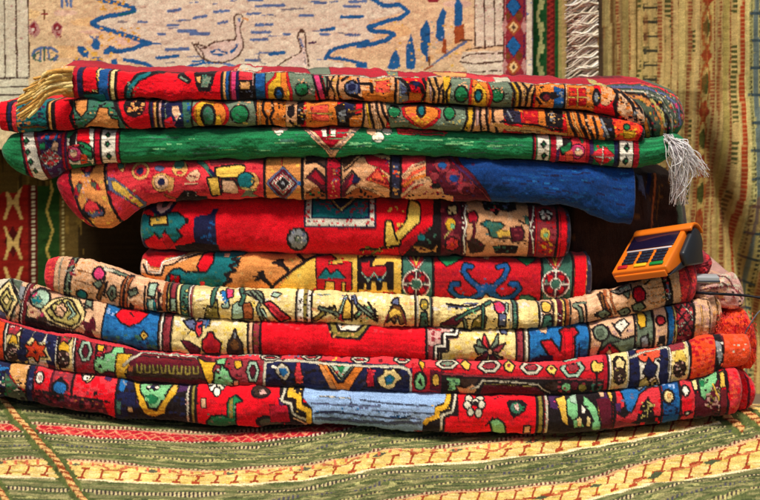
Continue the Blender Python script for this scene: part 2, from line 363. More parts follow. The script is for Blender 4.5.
# ================================================================== 1 the topmost rug: two folds and its turned right end
R1A = """
B t 56 73; X s 20 58 68 72 97 1.2; L b .9 58 76 73 80; L b .9 58 88 73 86
B D 73.5 78.5; B N 78.5 83; B K 83 100; P R 0 84 64 95 64 98 90 93 89 92 92 87 90 84 91; X C 5 84 89 97 92 .8
B B 99 108.5; P T 0 83 93 104 93 106 101 83 101; L Y 1.5 98 70 97 76 99 80; P C 0 96 62 101 62 99 78 97 72
V K 2 110; B C 111 114.5; V K 2 116
B R 117 224; X D 40 118 74 222 97 1.1
L K 8 127 100 129 88 138 78 150 73 160 68; L T 4 127 98 130 88 138 79 149 74; X g 14 128 80 140 95 1
L K 6 180 74 188 80; L g 2.5 181 76 187 80; L K 6 164 66 180 68
P K 0 193 68 216 68 214 82 210 91 199 91 196 84; P g 0 203 76 212 77 208 87 201 87; X q 10 200 75 212 88 1; P t 0 196 76 201 76 201 83 198 82
V K 2 222; B t 223 226; B B 226 229.5; V K 1.5 230; B P 231.5 235.5; B N 235.5 238
P K 0 237 80 256 80 256 102 237 102; P c 0 238 66 254 66 253 80 240 80; P t 0 240.5 82 250 82 250 89 240.5 89; X S 8 241 82 250 88 .8; X E 6 239 91 253 97 1; B N 236 239
L K 1.2 252 82 254 96; L p 2 253.5 72 253.5 84; B B 255.5 266; X u 14 256 74 265 97 1; V K 1.5 255; V K 1.5 266
B g 266 315; P a 0 266 84 274 76 275 70 287 70 290 82 293 92 292 102 266 102; P Y 0 268 86 276 78 277 70 284 70 286 80 290 92 289 102 268 102; P O 0 281 72 285 72 288 88 286 96 281 86; E K 0 279 93 5 7; E B 0 279 94 3 4.5
E G 1 302 89 6 6; X q 12 295 80 310 97 1; X S 7 294 78 312 84 .9; X p 5 308 88 313 94 1.1
V K 2.5 313 320; V P 5 316 323; V K 2.5 320 327; V g 3 324 330; V K 1.5 327 328
B S 328 402; L K 1.6 326 76 331 84 327 92 328 101; L K 1.6 334 75 330 84 335 92 334 101; L K 1.6 339 75 337 88 340 100; L t 2 337 78 334 86 337 98
X O 30 340 76 400 100 1.6; P O 0 362 90 396 90 396 101 362 101; F E K 352 88 7.5 6; E N 0 352 87 4 3.5; L K 3 352 94 362 98; L K 3 360 83 371 83 372 91; L K 2 342 80 348 77; L N 2 358 78 360 92 
P r 0 376 79 389 79 390 92 375 92; X c 6 376 80 389 91 1.5; L y .9 375 79 390 79; V K 2.2 396 395
P A 0 399 80 408 88 408 101 399 101; L K 3 398 78 408 86 410 98; L K 3 411 84 421 86 423 92; P N 0 412 82 420 83 416 90; P E 0 400 84 407 89 407 95 401 94; P O 0 409 92 422 93 421 101 409 101; L K 2.5 423 80 427 90 422 102
B t 427 444 425 444; L K 1.8 428 79 434 92 433 104; L K 1.8 434 78 439 90 438 104; L K 1.8 447 78 439 90; B Y 443 450; L K 2 443 90 443 104; L K 2 451 82 446 92 447 104; L p 2 430 86 431 100
B g 451 512 449 512; E G .8 461 94 6 7; X S 8 455 82 470 88 .9; E G .8 497 95 6 6; X S 8 492 86 508 92 1; X e 10 452 84 510 104 .8
P a 0 471 78 487 78 493 95 490 108 468 108 468 94; P O 0 473 78 485 78 490 95 487 107 471 107 471 94; P Y 0 474 88 478 82 486 92 486 106 472 106; E K 0 478 95 4.5 6.5; E T 0 478 95 2.8 4.5
B t 511 534 513 532; L K 2 508 80 514 92 514 108; L K 2 515 81 520 92 520 108; L Y 2.5 512 82 517 92 517 108; L K 2 522 82 527 90 526 108; L K 2 533 82 528 91; L K 2 536 84 532 96 532 108; L s 1.6 524 90 523 108
B O 535 594; X S 24 535 86 592 108 1.6; X K 16 534 82 546 90 1; E K 0 545 96 6 5; E M 0 546 97 3.5 3; L K 2 536 98 541 104
P B 0 553 86 564 89 564 108 553 108; X A 8 554 88 563 106 1.2; L K 2 552 98 558 96; V K 2 565 564; P K 0 550 92 556 92 556 97 550 97
P a 0 568 87 586 88 586 106 568 106; X o 12 568 88 586 106 1.3; L y 1 568 97 586 97; L y 1 577 88 577 106; L s 1.2 566 84 566 108
E K 0 596 97 4.5 9; E A 0 596 97 2.2 6
P S 0 601 82 615 84 617 96 606 106 600 104; X O 12 601 86 614 102 1.6; L K 4 612 84 618 93 614 104 618 116
P s 0 619 86 632 90 648 110 648 132 630 124 617 112; X K 26 618 88 646 130 1.8; X O 30 619 88 644 128 1.5; X n 8 628 100 642 128 2; L K 2.5 622 92 632 104 636 122; X A 5 630 112 640 124 1.6; L K 2 630 94 642 112
X K 130 300 80 640 108 .8; X b 50 320 80 640 108 1; X Y 30 320 80 600 106 .8
P D 0 60 40 236 40 236 71 60 66
P D 0 230 50 650 60 650 87 600 85.5 550 82.5 440 78.5 330 74.5 230 72
P w 0 235 60 262 62 258 71 235 71; P D 0 262 55 300 55 310 73 255 72; P g 0 304 60 326 60 330 73 310 73; X S 12 230 66 262 72 1.2; P D 0 332 58 385 60 388 74 332 73; P g 0 386 64 400 64 402 75 388 75; X Y 5 386 66 396 74 1; P D 0 398 60 432 66 436 78 398 76; X l 3 412 70 418 75 1.2
P t 0 434 66 470 68 468 78 438 77; P c 0 470 68 500 70 500 80 466 79; P w 0 496 72 512 72 512 80 496 80; P D 0 512 70 590 72 592 83 512 80; P f 0 594 74 612 74 612 86 594 85; X E 6 594 76 612 84 1.2; P c 0 613 74 650 76 650 88 613 86
P D 0 640 60 690 60 690 86 640 80; L w .9 228 72.2 330 74.5 440 78.5 550 82.8 600 85.6; 
"""
R1B = """
B R 0 7 1 8; V K 2 8 9; B N 9 12; V K 2 13; B c 13 17; B T 17 47; X N 20 18 104 46 130 1.6; X j 18 18 116 30 130 1.5; X V 12 34 102 44 128 1.6; X q 12 18 104 46 130 1.4; L b 2 22 126 44 128
V K 2.2 47.5 48; B t 49 52; X Y 4 49 106 52 120 1; V K 3 53.5; B R 55 71 55 73; L K 3 70 100 75 108 71 116 74 128
P q 0 73 96 118 96 126 132 76 132; X K 20 74 102 118 128 1.7; X G 20 76 100 118 128 1.6; P j .8 75 101 87 100 87 110 82 116 77 110; P j .8 84 127 96 118 100 108 108 108 109 118 118 120 118 127; X t 10 84 112 116 126 1.2
P D 0 115 96 150 96 152 132 130 132; L K 3.5 114 98 118 110 124 120 133 130; P R 0 117 98 125 98 128 110 138 116 150 112 150 132 134 132 124 120; E K 0 135 106 11 11; X t 10 127 101 145 111 1.6; X j 7 129 104 143 114 1.3; X M 6 126 102 146 114 1
V K 2 150 151; B N 151 153.5; B t 154 157; X Y 3 154 102 157 112 1; V K 2 158; B p 159 161.5; B N 161.5 165; B g 165 170; X K 14 162 102 170 128 1.2
P N 0 166 104 176 100 184 103 186 128 168 128; P R 0 164 120 172 116 176 128 164 128; P s 0 172 106 179 106 181 114 177 120 172 112; X P 6 166 112 180 126 1.3; X W 5 174 108 184 124 .8; L A 1.2 165 104 170 100 180 101
P q 0 182 98 196 98 194 130 184 130; X B 10 182 102 194 128 1.5; V K 2 193 192
B g 193 256; E a 0 211 114 19 16; E O 0 210 114 16.5 14.5; P Y 0 196 120 197 106 206 100 214 99 214 106 206 104 202 112 203 126 197 126; P Y 0 214 118 220 114 222 124 214 126; E K 0 208.5 116 8 12.5; E q 0 208.5 116 5.5 9.5; X G 6 204 110 213 124 1.2
E K 0 240 114 10 9; E G 0 240 114 8.5 7.5; X q 12 232 106 248 122 1; X S 9 238 102 250 106 1; X f 7 244 120 254 124 1
L K 2.6 254 100 258 114 256 128; B O 257 286; L K 2 264 100 263 110 267 118 266 128; L t 2 260 102 260 126; L K 2 271 100 274 110 270 118 274 128; X S 12 262 102 290 124 1.2; E O 0 281 109 5 5; X K 12 276 102 298 108 1.1; X K 16 284 112 298 126 1.3
P S 0 286 98 300 98 300 130 286 130; P K 0 288 106 294 104 295 114 291 118 287 114; L K 2 290 120 296 126; P K 0 297 101 304 102 303 112 307 116 303 124 297 124; X t 8 298 104 306 122 1; X A 4 298 106 303 122 1
B O 306 337; X S 10 306 102 336 126 1.5; P r 0 311 106 328 105 329 121 312 121; X c 12 311 106 329 121 1.5; L y .9 308 113 332 113.5
P K 0 335 106 352 100 356 104 354 128 338 128; P A 0 338 112 346 110 345 123 339 122; P N 0 344 103 354 102 354 112 347 114; L b 2 348 112 360 110; P O 0 349 118 362 112 363 127 349 127; X S 8 350 118 362 126 1; L K 1.2 345 116 360 114
B S 362 388 362 386; L K 2 363 102 364 114 362 128; L K 2 369 102 370 112 374 128; L Y 2 366 102 368 114 370 126; L K 2 376 102 378 114 384 128; L s 2.5 373 104 375 116 379 128; L K 2 381 103 383 112 390 124
P g 0 384 98 468 98 468 136 392 136; E G .8 394 111 5.5 6; X S 8 388 116 404 124 1; X e 14 386 104 466 130 .8
P a 0 401 106 410 103 433 103 441 110 440 118 432 125 424 129 412 124 403 116; P O 0 404 107 412 104 432 105 438 111 437 117 430 122 422 127 413 121 406 115; X r 10 406 108 416 118 1.5; X Y 10 414 116 430 124 1.3; E K 0 421 110 5 8; E T 0 421 109.5 2.8 5
E K 0 449 113 6.5 7.5; E G 0 449 113 5 6; X f 8 442 119 460 124 1.1
B S 467 504 465 503; P Y 0 468 104 473 104 472 122 466 132 464 128 468 116; L K 2 466 104 467 118 462 132; L K 2 474 104 474 118 471 132; L K 2 481 105 479 118 482 132; L p 2.2 477 106 477 124; L K 2 487 105 486 118 489 132; L K 2 493 106 492 118 498 132; L O 2.6 490 108 489 122; P S 0 494 100 503 104 502 122 508 128 498 126
P n 0 503 104 512 107 520 109 521 124 508 124 503 116; L A 2.5 507 110 512 120; X K 10 504 108 520 122 1.5; P O 0 512 100 524 103 522 112 514 110
B O 522 548; P a 0 523 107 538 109 538 124 522 124; X o 10 523 108 538 123 1.3; X Y 4 518 106 530 112 1; P K 0 544 104 562 108 562 128 546 126; P A 0 549 112 554 112 554 122 549 121; X t 12 548 108 566 126 1.1; X K 10 544 110 566 128 1.2
L t 3.5 494 124 508 127 540 130 560 134 590 136; L s 1.5 506 129 540 133; L K 1.5 500 121 540 126 562 130
B O 564 600 568 606; L K 2.6 567 110 570 124 578 138; L K 2.6 577 112 580 124 588 138; L t 2 572 112 575 126 582 136; L K 2.4 585 114 586 124 594 138; X S 12 586 116 600 136 1.5; L K 2 593 118 598 138
P K 0 598 116 612 118 616 142 606 140; L A 3 601 120 604 128 608 136; X E 5 600 118 612 136 1.2
P o 0 612 120 636 120 640 130 634 142 616 142; X a 14 613 120 640 140 1.6; X Y 12 614 124 638 140 1.6; P Y 0 622 131 634 130 632 138 624 138; E G .5 626 127 3 2.5
L K 4 640 116 645 128 641 140; X K 110 250 104 640 136 .8; X b 50 260 104 640 134 1; X Y 24 260 104 600 134 .8
"""
r1 = thing('folded_rug', 'topmost rug, folded, orange, olive and black, with straw tassels at the left', 'rug', (at(340, 130, .1)[0], .1, float(at(340, 130, .1)[2])), GR)
fold('upper_fold', 60, 646, t1a, b1a, 'R', R1A, Y0=.006, parent=r1, depth=.085, el=1, er=6, seed=1, rise=.12)
fold('lower_fold', -3, 646, t1b, b1b, 'R', R1B, Y0=.004, parent=r1, depth=.28, el=4, er=6, seed=2)
R1C = """
P D 0 590 60 660 60 662 84 640 83 590 83; X j 50 596 84 690 138 1.6; X K 50 596 84 690 138 1.3; X D 30 600 84 690 134 1.4; X G 16 600 88 690 138 1.4
L c 2 606 83 640 83 660 87 674 96 684 112 684 124; L E 3 612 87 640 87 662 93 676 106 680 126; L w 1.4 610 91 640 91 660 99 670 116 672 132
L j 4.5 612 96 636 96 654 106 662 122 662 136; L K 2 614 93 640 94 658 104 667 120 668 136; L f 3 650 100 660 112 664 126; L i 4 612 102 634 103 650 114 656 130; L O 4 614 108 630 110 644 122 650 138; L K 2 612 105 634 106 648 118 654 136; L K 1.6 612 112 628 116 640 130
L w 1.2 656 92 670 104 676 124; X P 8 668 104 684 128 1.5; X c 12 650 88 686 130 1.2; X A 20 630 88 684 134 1; X Y 16 620 90 676 134 1.1; X N 24 620 90 686 134 1.2; L G 3 650 138 670 134 684 126"""
fold('turned_end', 592, 687, t1c, b1c, 'i', R1C, Y0=.030, parent=r1, depth=.16, el=2, er=15, seed=3, sq=2.2)

# ================================================================== 2 green rug
def wd(cx, cy, r=3.4): return "D q 0 %g %g %g %g; D K 0 %g %g %g %g; D G 0 %g %g 1.6 2\n" % (cx, cy, r, r*1.2, cx, cy, r*.8, r*1.0, cx, cy)
R2 = """
B D 20 23 26 32; B K 20 21 25 28; B W 23 33 31 45; """+wd(27, 141)+wd(28.5, 152)+wd(31, 162)+wd(35, 171, 3)+"""
B M 33 37 45 50; B V 36 62 49 70; P u 0 45 136 58 133 56 147 50 148 46 143; P N 0 46 140 53 138 55 146 48 146; P s 0 55 140 59 143 58 151 51 149; P G 0 40 144 46 142 46 149 41 149; X c 10 40 134 60 140 1.6; X E 10 42 164 62 174 1.6
D W 0 51 158 12 10; D c 0 51 158 11 9; L W 1 41 158 61 158; L W 1 51 149 51 167; L W .9 45 152 57 164; L W .9 57 152 45 164
B D 62 67 63 70; B V 65 67; P W 0 67 130 94 130 97 164 69 164; P G 0 67 126 76 130 73 138 67 138; P K 0 70 136 78 128 76 146 70 146; P R 0 77 128 89 130 91 142 84 146 78 142; P c 0 69 146 80 144 78 153 68 152; E P .4 75 154 6.5 7; E s 0 74 153 4 4; E W 0 73 151 1.6 1.6
P G .8 79 143 84 145 88 152 93 156 92 148 88 144 82 142; P G .6 80 146 92 152 92 158 84 154; P o 0 81 154 88 155 87 163 80 163; X q 8 82 156 96 164 1.5; P V 0 93 158 98 158 98 168 93 168
B D 94 100; V K 1 94.5; B W 100.5 116 102 117; """+wd(108, 134, 3)+wd(108, 144)+wd(109, 155.5)+"""
V K 1.2 101; B D 116 120; V K 1.2 119.5
B D 533 536; V K 1 533; B W 537 549; """+wd(543, 144)+wd(544, 156)+"""
B D 550 556; B V 556 559; B c 559 586; P W 0 556 134 562 134 562 146 556 150; P K 0 562 138 572 138 568 146 562 148; P G .7 560 148 570 142 570 149 562 154; E P .3 577 151 7 7; E s 0 578 152 4 4; E W 0 577 149 1.8 1.8; P r 0 564 152 572 150 574 162 566 160; P G 0 578 136 584 140 582 144
B D 586 589; B V 589 593; D c 0 602 155 12 10; X R 10 594 146 610 162 1.8; L W 1 592 156 613 157; L W 1.2 602 146 602 166; X G 6 592 142 604 147 1.5; B N 613 618
B W 618.5 632; """+wd(626, 148, 3.6)+wd(625, 160, 3.6)+"""
V K 1.2 618; B D 632.5 638
E W 0 279 131 4.5 4.5; E s 0 275 128 4 3; E W 0 284 128 4 3; X s 4 274 127 285 133 1
L G 4 296 124 300 130; P s 0 300 118 364 118 362 126 334 155 329 155 304 130; P D 0 308 118 354 118 354 126 331 149 310 128; X a 8 314 126 348 140 2; P W 0 321 128 326 129 327 136 323 137; P W 0 330 128 336 129 336 137 331 136; L K 1 328 126 328 136; L p 1.5 304 127 331 153 358 127
E W 0 378 137 6 5.5; E s 0 371 131 5 3.2; E W 0 387 131 5 3.2; E W 0 379 128 4 3; X s 6 372 130 386 140 1
P c 0 396 129 444 130.5 448 133 444 135.5 398 134; L r 1.4 400 131.5 442 133
Q l 26 124 138 530 150 16; Q G 40 124 132 530 158 18; Q q 26 124 132 530 158 14 
"""
r2 = thing('folded_rug', 'green folded rug with white and red floral bands, second from the top of the stack', 'rug', (at(330, 160, .1)[0], .1, float(at(330, 160, .1)[2])), GR)
fold('fold', 0, 686, t2, b2, 'G', R2, Y0=.008, parent=r2, depth=.36, el=12, er=18, seed=4, streak=.34, wrinkle=.0016)

# ================================================================== 3 rug with orange border and blue field
R3 = """
P D 0 40 150 70 150 84 215 100 245 60 245 40 190; X c 20 58 168 84 218 1.6
P j 0 70 150 105 150 110 200 124 240 98 240 82 215 74 195; X h 30 73 166 114 226 1.5; L K 2.2 70 158 71 180 80 208 96 232
P x 0 79 160 97 160 92 172 88 175 83 172; P E 0 85 172 91 172 90 176 86 176; X c 6 80 164 96 171 1.5
P D 0 80 180 84 184 81 192 78 199 74 195 76 188; X N 6 76 182 84 196 1; P D 0 91 178 97 181 102 190 96 189 92 184; P i 0 92 180 97 182 96 188 92 185; P i 0 79 182 83 184 81 192 78 191
X p 14 84 172 91 200 1; P K 0 81 211 89 198 97 202 106 208 104 216 88 217; P c 0 85 206 90 199 97 203 100 209 94 211 85 210; P E 0 86 211 104 210 102 215 92 218; P h 0 89 210 95 210 94 213 90 213; X c 5 82 210 108 214 1.2
P c 0 105 150 264 150 264 215 124 235 112 205; L K 2.2 104.5 155 106 180 111 203 121 226; X D 50 108 165 262 200 2
P E 0 108 176 114 177 146 201 142 208 136 206 110 190; P h 0 112 181 117 181 143 203 138 206 114 189; X f 10 120 186 140 204 1.2; P P 0 130 204 138 209 134 212; X P 8 112 192 136 210 1.4; X P 6 108 160 120 176 1.2
E t 0 141 171 9 9; E c 0 141 171 6.5 6; E N 0 141 171.5 3.4 3.4
E t 0 162 182 9.5 9.5; E s 0 162 182 7 7; E N 0 162 182 3.6 3.6; E E 0 160 168 5 3; P t 0 116 160 126 160 124 172 120 170; E q 0 121 166 3 3; E t 0 180 168 8 8; E q 0 179 164 5 4; E c 0 180 172 3 2
P t 0 170 176 175 178 173 190 168 192; P s 0 197 168 201 174 199 180 190 182 186 178 190 172; L s 1.5 185 184 198 184; L c 1 190 175 198 177; P K 0 174 200 184 191 192 191 198 197 206 197 206 206 174 206; X A 6 183 192 196 197 1; L z 2 164 194 174 198
L q 4 198 160 206 166 213 176; L N 3 210 170 216 176; P m 0 209 160 244 160 244 163.5 211 165
P h 1.2 216 168 241 165.5 245 167 244 173 238 177 217 177; P h 1.2 208 178 218 177.5 220 194 212 195; P s 1.2 222.5 180 235 181 239 188 238 192 223 191; P c 0 238 182 242 182 242 194 224 195 224 192 238 192
E t 0 249 181 10.5 9.5; E T .6 246 180 8 7.5; P g 0 240 196 246 190 254 190 260 197; X Y 6 250 176 256 190 .9; L f 1.5 241 187 258 190; P c 0 252 192 260 188 263 198 258 197
L c 1 246 160 246 170; V K 2.2 264.5; B j 266 301; X h 14 267 160 300 198 1.4; D E 0 283 183 17 18; D x 0 283 183 14 15.5; D W 0 283 183 11.5 10.5; D c 0 283 183 10.3 9.4; D W 0 283 183 8.6 7.6; D K 0 283 183 7 6.2; D A 0 283 183 2.4 2; L c 1.5 282 156 282 164; X u 3 297 176 301 186 1.8
V K 2.6 302.5; B S 304 390; X s 24 306 160 388 196 1.5
P k 0 305 154 322 154 329 166 326 168 316 162 306 163; L K 1.8 306 163 316 161 327 169; P x 0 306 177 314 168 321 172 329 184 328 196 318 186; P D 0 311 176 316 170 326 183 322 185; L K 1 306 178 316 168 329 182; P z 0 305 192 316 186 328 194 328 202 305 202; X K 12 308 190 326 198 1.4; X G 4 310 190 324 197 1.2
P D 0 326 150 341 150 341 206 326 206; X K 14 328 158 340 198 1.3; X t 10 331 162 337 196 1.1; X E 6 330 170 338 185 1.1; L K 1 326 156 326 198; L K 1 341 156 341 198
P k 0 341 154 366 154 360 158 344 172; L S 1.4 344 168 360 156; P x 0 342 196 342 184 352 172 360 180 346 196; P D 0 344 190 353 173 357 178; L K 1.2 342 182 352 170 360 180; P N 0 354 174 361 179 358 183 352 182
P z 0 342 200 352 186 366 190 382 198 380 204 342 204; X K 16 346 190 380 199 1.4; P s 0 344 194 352 184 372 192 388 200 376 192 360 186; P D 0 362 152 388 160 391 176 380 168 368 164; P r 0 365 180 378 169 387 176 390 190 378 184; L D 2 366 180 378 168 390 186; L D 1.6 370 178 386 184; X Y 6 370 174 386 184 1.1; X V 4 384 158 390 164 1.4
V K 2.2 390.5; B n 392 400; X t 7 393 162 399 194 1.5; X E 6 393 166 399 190 1.3; X o 3 394 168 398 176 1.4; V K 2.2 400.5
P c 0 402 150 426 150 426 176 432 176 432 184 442 186 444 194 454 196 454 204 402 204; P S 0 402 178 410 168 424 164 426 158 426 176 431 176 432 186 441 187 443 193 453 195 453 200 420 202 404 198 410 190 424 184; L r 3.2 403 184 412 174 424 168; L s 2 402 176 412 166 424 162; L O 3 404 186 414 178 426 175; L o 2 406 189 422 182; L s 3 402 195 414 184 428 180; X K 8 404 194 420 199 1; X m 8 424 186 440 198 1.2; L s 1.4 434 187 441 187 443 194
P x 0 426 150 452 150 462 164 474 176 484 188 496 206 456 206 454 196 444 194 442 187 432 184 430 176 426 176
E m 0 442 165 8 8; E B 0 442 166 4.5 4; E m 0 454 177 9 8; E d 0 454 178 5 4; E m 0 466 188 9 7; E x 0 466 190 4 4; X D 14 430 160 470 196 1.4; X V 20 428 158 480 198 1.5; L m 2 470 180 490 200; E m 0 434 176 5 4; E K 0 436 186 5 3; L V 2 448 156 480 188
Q B 50 500 166 628 218 12; Q N 40 500 166 628 222 12; Q u 8 500 170 628 210 7
"""
r3 = fold('folded_rug', 55, 636, t3, b3, 'd', R3, Y0=.012, depth=.36, el=10, er=3, seed=5, bulge=.36, streak=.18)
tag(r3, 'folded rug with plain deep blue right half, just below the green rug', 'rug', GR)

# ================================================================== 4 bright red rug
R4 = """
P N 0 136 190 186 190 176 204 170 214 162 217 152 212 144 212 136 214; P W 0 154 196 174 196 170 208 162 214 157 210; P q 0 160 198 168 198 166 206 161 206; P R 0 141 212 149 208 158 216 150 218 141 216
P T .9 138 214 150 216 150 226 170 226 168 214 178 213 188 221 180 229 176 228 182 236 174 242 168 236 166 228 160 238 156 232 148 238 140 240; P h 1 151 218 167 216 168 223 152 225; E T 0 144 220 5 7; X q 14 141 214 186 238 1.4; X G 8 141 228 180 240 1.2
P N 0 138 238 144 238 148 252 138 254; P R 0 148 240 156 234 158 248 150 250; P a 0 162 238 168 234 174 244 166 250; P K 0 174 246 196 243 196 256 174 256; E K 0 188 221 2 3
P N 0 195 217 202 215 210 214 213 208 219 208 216 216 217 256 196 256 194 236; X B 14 197 218 215 250 1.6; P K 0 186 244 218 244 218 256 186 256
F A g 298 238 10 7; X W 3 294 234 302 242 .9; X E 6 290 230 306 246 1.1
P n 0 304 190 376 190 376 229 304 227; P W 0 306 190 374 190 374 226 306 225; X c 9 306 198 310 222 1.3; X c 16 310 220 372 225 1.3; X c 9 370 198 374 222 1.3; X N 12 306 196 374 226 1; P N 0 311.5 190 369.5 190 369.5 219 311.5 219; P T 0 313 190 368 190 368 217 313 217; X m 34 316 198 366 212 1.7; X E 24 314 198 366 216 1.3; P N 0 326 190 356 190 352 204 342 212 334 206; L C 2.5 330 196 341 209 354 196; L y 1.4 332 199 341 209 350 201
P y 1.2 410 201 418 204 420 208 419 222 408 231 400 240 400 244 386 246 385 234 386 222 391 222 394 233 397 234 407 220 408 210; X h 18 388 204 418 244 1.4; L K 1.2 394 232 397 240; P K 0 384 244 386 222 385 222 383 248
L v 2.4 366 248 380 250; L v 2 382 247 372 253; L K 1.2 360 250 400 246; X h 6 360 246 396 252 1
P K 0 434 190 442 190 442 262 396 262 414 244 424 234 432 226; P D 0 400 254 414 244 424 234 430 226 410 238 398 248; E T 0 421 237 4 3.4; P t 0 412 246 424 246 432 250 438 243 436 251 420 252; X q 5 424 228 438 242 1.5; X x 8 400 246 440 254 1.3
P R 0 420 190 433 190 432 220 424 230 417 233 421 220
B x 441 462; X m 24 442 200 460 254 1.8; F C s 452 210 5.5 4; E C 0 453 209 3 2.6; E Y 0 450 224 5 6; E l 0 452 226 2.5 2.5; L f 1.5 444 238 450 230; F c o 452 244 7 6; X o 4 446 240 458 250 1.2
V K 1.6 462; B x 462 529; B S 466 528; X s 30 468 202 526 254 1.8; L W 2 466 206 464 214 466 224 463 236 465 252; X W 12 462 202 468 254 1; P D .6 467 214 474 212 477 217 476 222 469 223; L x 3 473 222 474 232 472 240; P k 0 466 240 476 238 486 246 482 252 470 252; X x 6 468 238 484 250 1.3
P K 0 482 202 516 203 516 210 508 212 500 210 496 216 490 210 484 210; X E 8 484 203 515 209 1.4; X c 5 490 206 500 212 1.3; X q 5 484 203 514 209 1.3
P q .6 480 224 486 221 500 223 503 226 498 230 496 238 490 236 488 228; X T 8 484 222 500 236 1.3; P h 0 495 232 500 230 504 231 510 230 510 236 498 237; P x .6 510 228 520 226 523 232 522 240 512 242; X m 6 512 228 522 240 1.3; X k 8 496 236 526 244 1.2; L K 1.5 494 238 512 239
P K 0 492 246 518 246 516 254 496 254; X q 10 494 247 516 252 1.4; X q 8 522 216 532 226 1.6; P q 0 524 217 531 216 530 226 524 224; L K 1.2 518 220 524 224
B x 528 535; L W 1.6 534 206 532 218 529 228 532 240 534 254; X W 8 529 204 536 252 .8
B m 536 556; X a 30 537 204 556 256 1.8; F W p 545 215 6 4; X W 6 539 212 552 218 1.1; X x 10 538 206 556 256 1.4; E h 0 544 234 5 6; E l 0 545 235 2.5 2.6; X Y 8 538 238 552 256 1.4; X o 6 538 240 552 256 1.2
V K 2 557 556; B D 559 566; B R 560 565.5; B n 566.5 575; X E 6 567 208 572 254 1.2
"""
r4 = fold('folded_rug', 139, 572, t4, b4, 'R', R4, Y0=.030, el=6, er=4, seed=6, knot=.06, streak=.05)
tag(r4, 'bright red folded rug with a navy block and a tasselled teal panel, under the blue ended rug', 'rug', GR)
r4['label'] = 'bright red folded rug with a navy block and a small framed teal panel'

# ================================================================== 5 rug with two woven animals
ROS = lambda x, y: """
P c 0 {a} 248 {b} 248 {c} 264 {x} 272 {d} 264; P h 0 {d} 250 {c} 250 {x} 267; P x 0 {d1} 248 {c1} 248 {x} 262; L W 1 {a} 252 {a} 258 {x} 270; L W 1 {b} 252 {b} 258 {x} 270
E W 0 {x} {y} 14.5 14.5; E c 0 {x} {y} 13 13; E x 0 {x} {y} 12 12
""".format(x=x, y=y, a=x-9, b=x+9, c=x+6, d=x-6, c1=x+3, d1=x-3) + ''.join(
 "E %s 0 %g %g 3.4 3.4\n" % ('a', x+7.6*math.cos(t), y+8*math.sin(t)) for t in [math.pi/4+k*math.pi/2 for k in range(4)]) + ''.join(
 "L W 1.5 %g %g %g %g\n" % (x+5*math.cos(t), y+5*math.sin(t), x+13*math.cos(t), y+13*math.sin(t)) for t in [k*math.pi/2 for k in range(4)]) + "E W 0 %g %g 6 6\nE q 0 %g %g 4.6 4.6\nX q 10 %g %g %g %g 1.2\n" % (x, y, x, y, x-14, y-13, x+14, y+13)
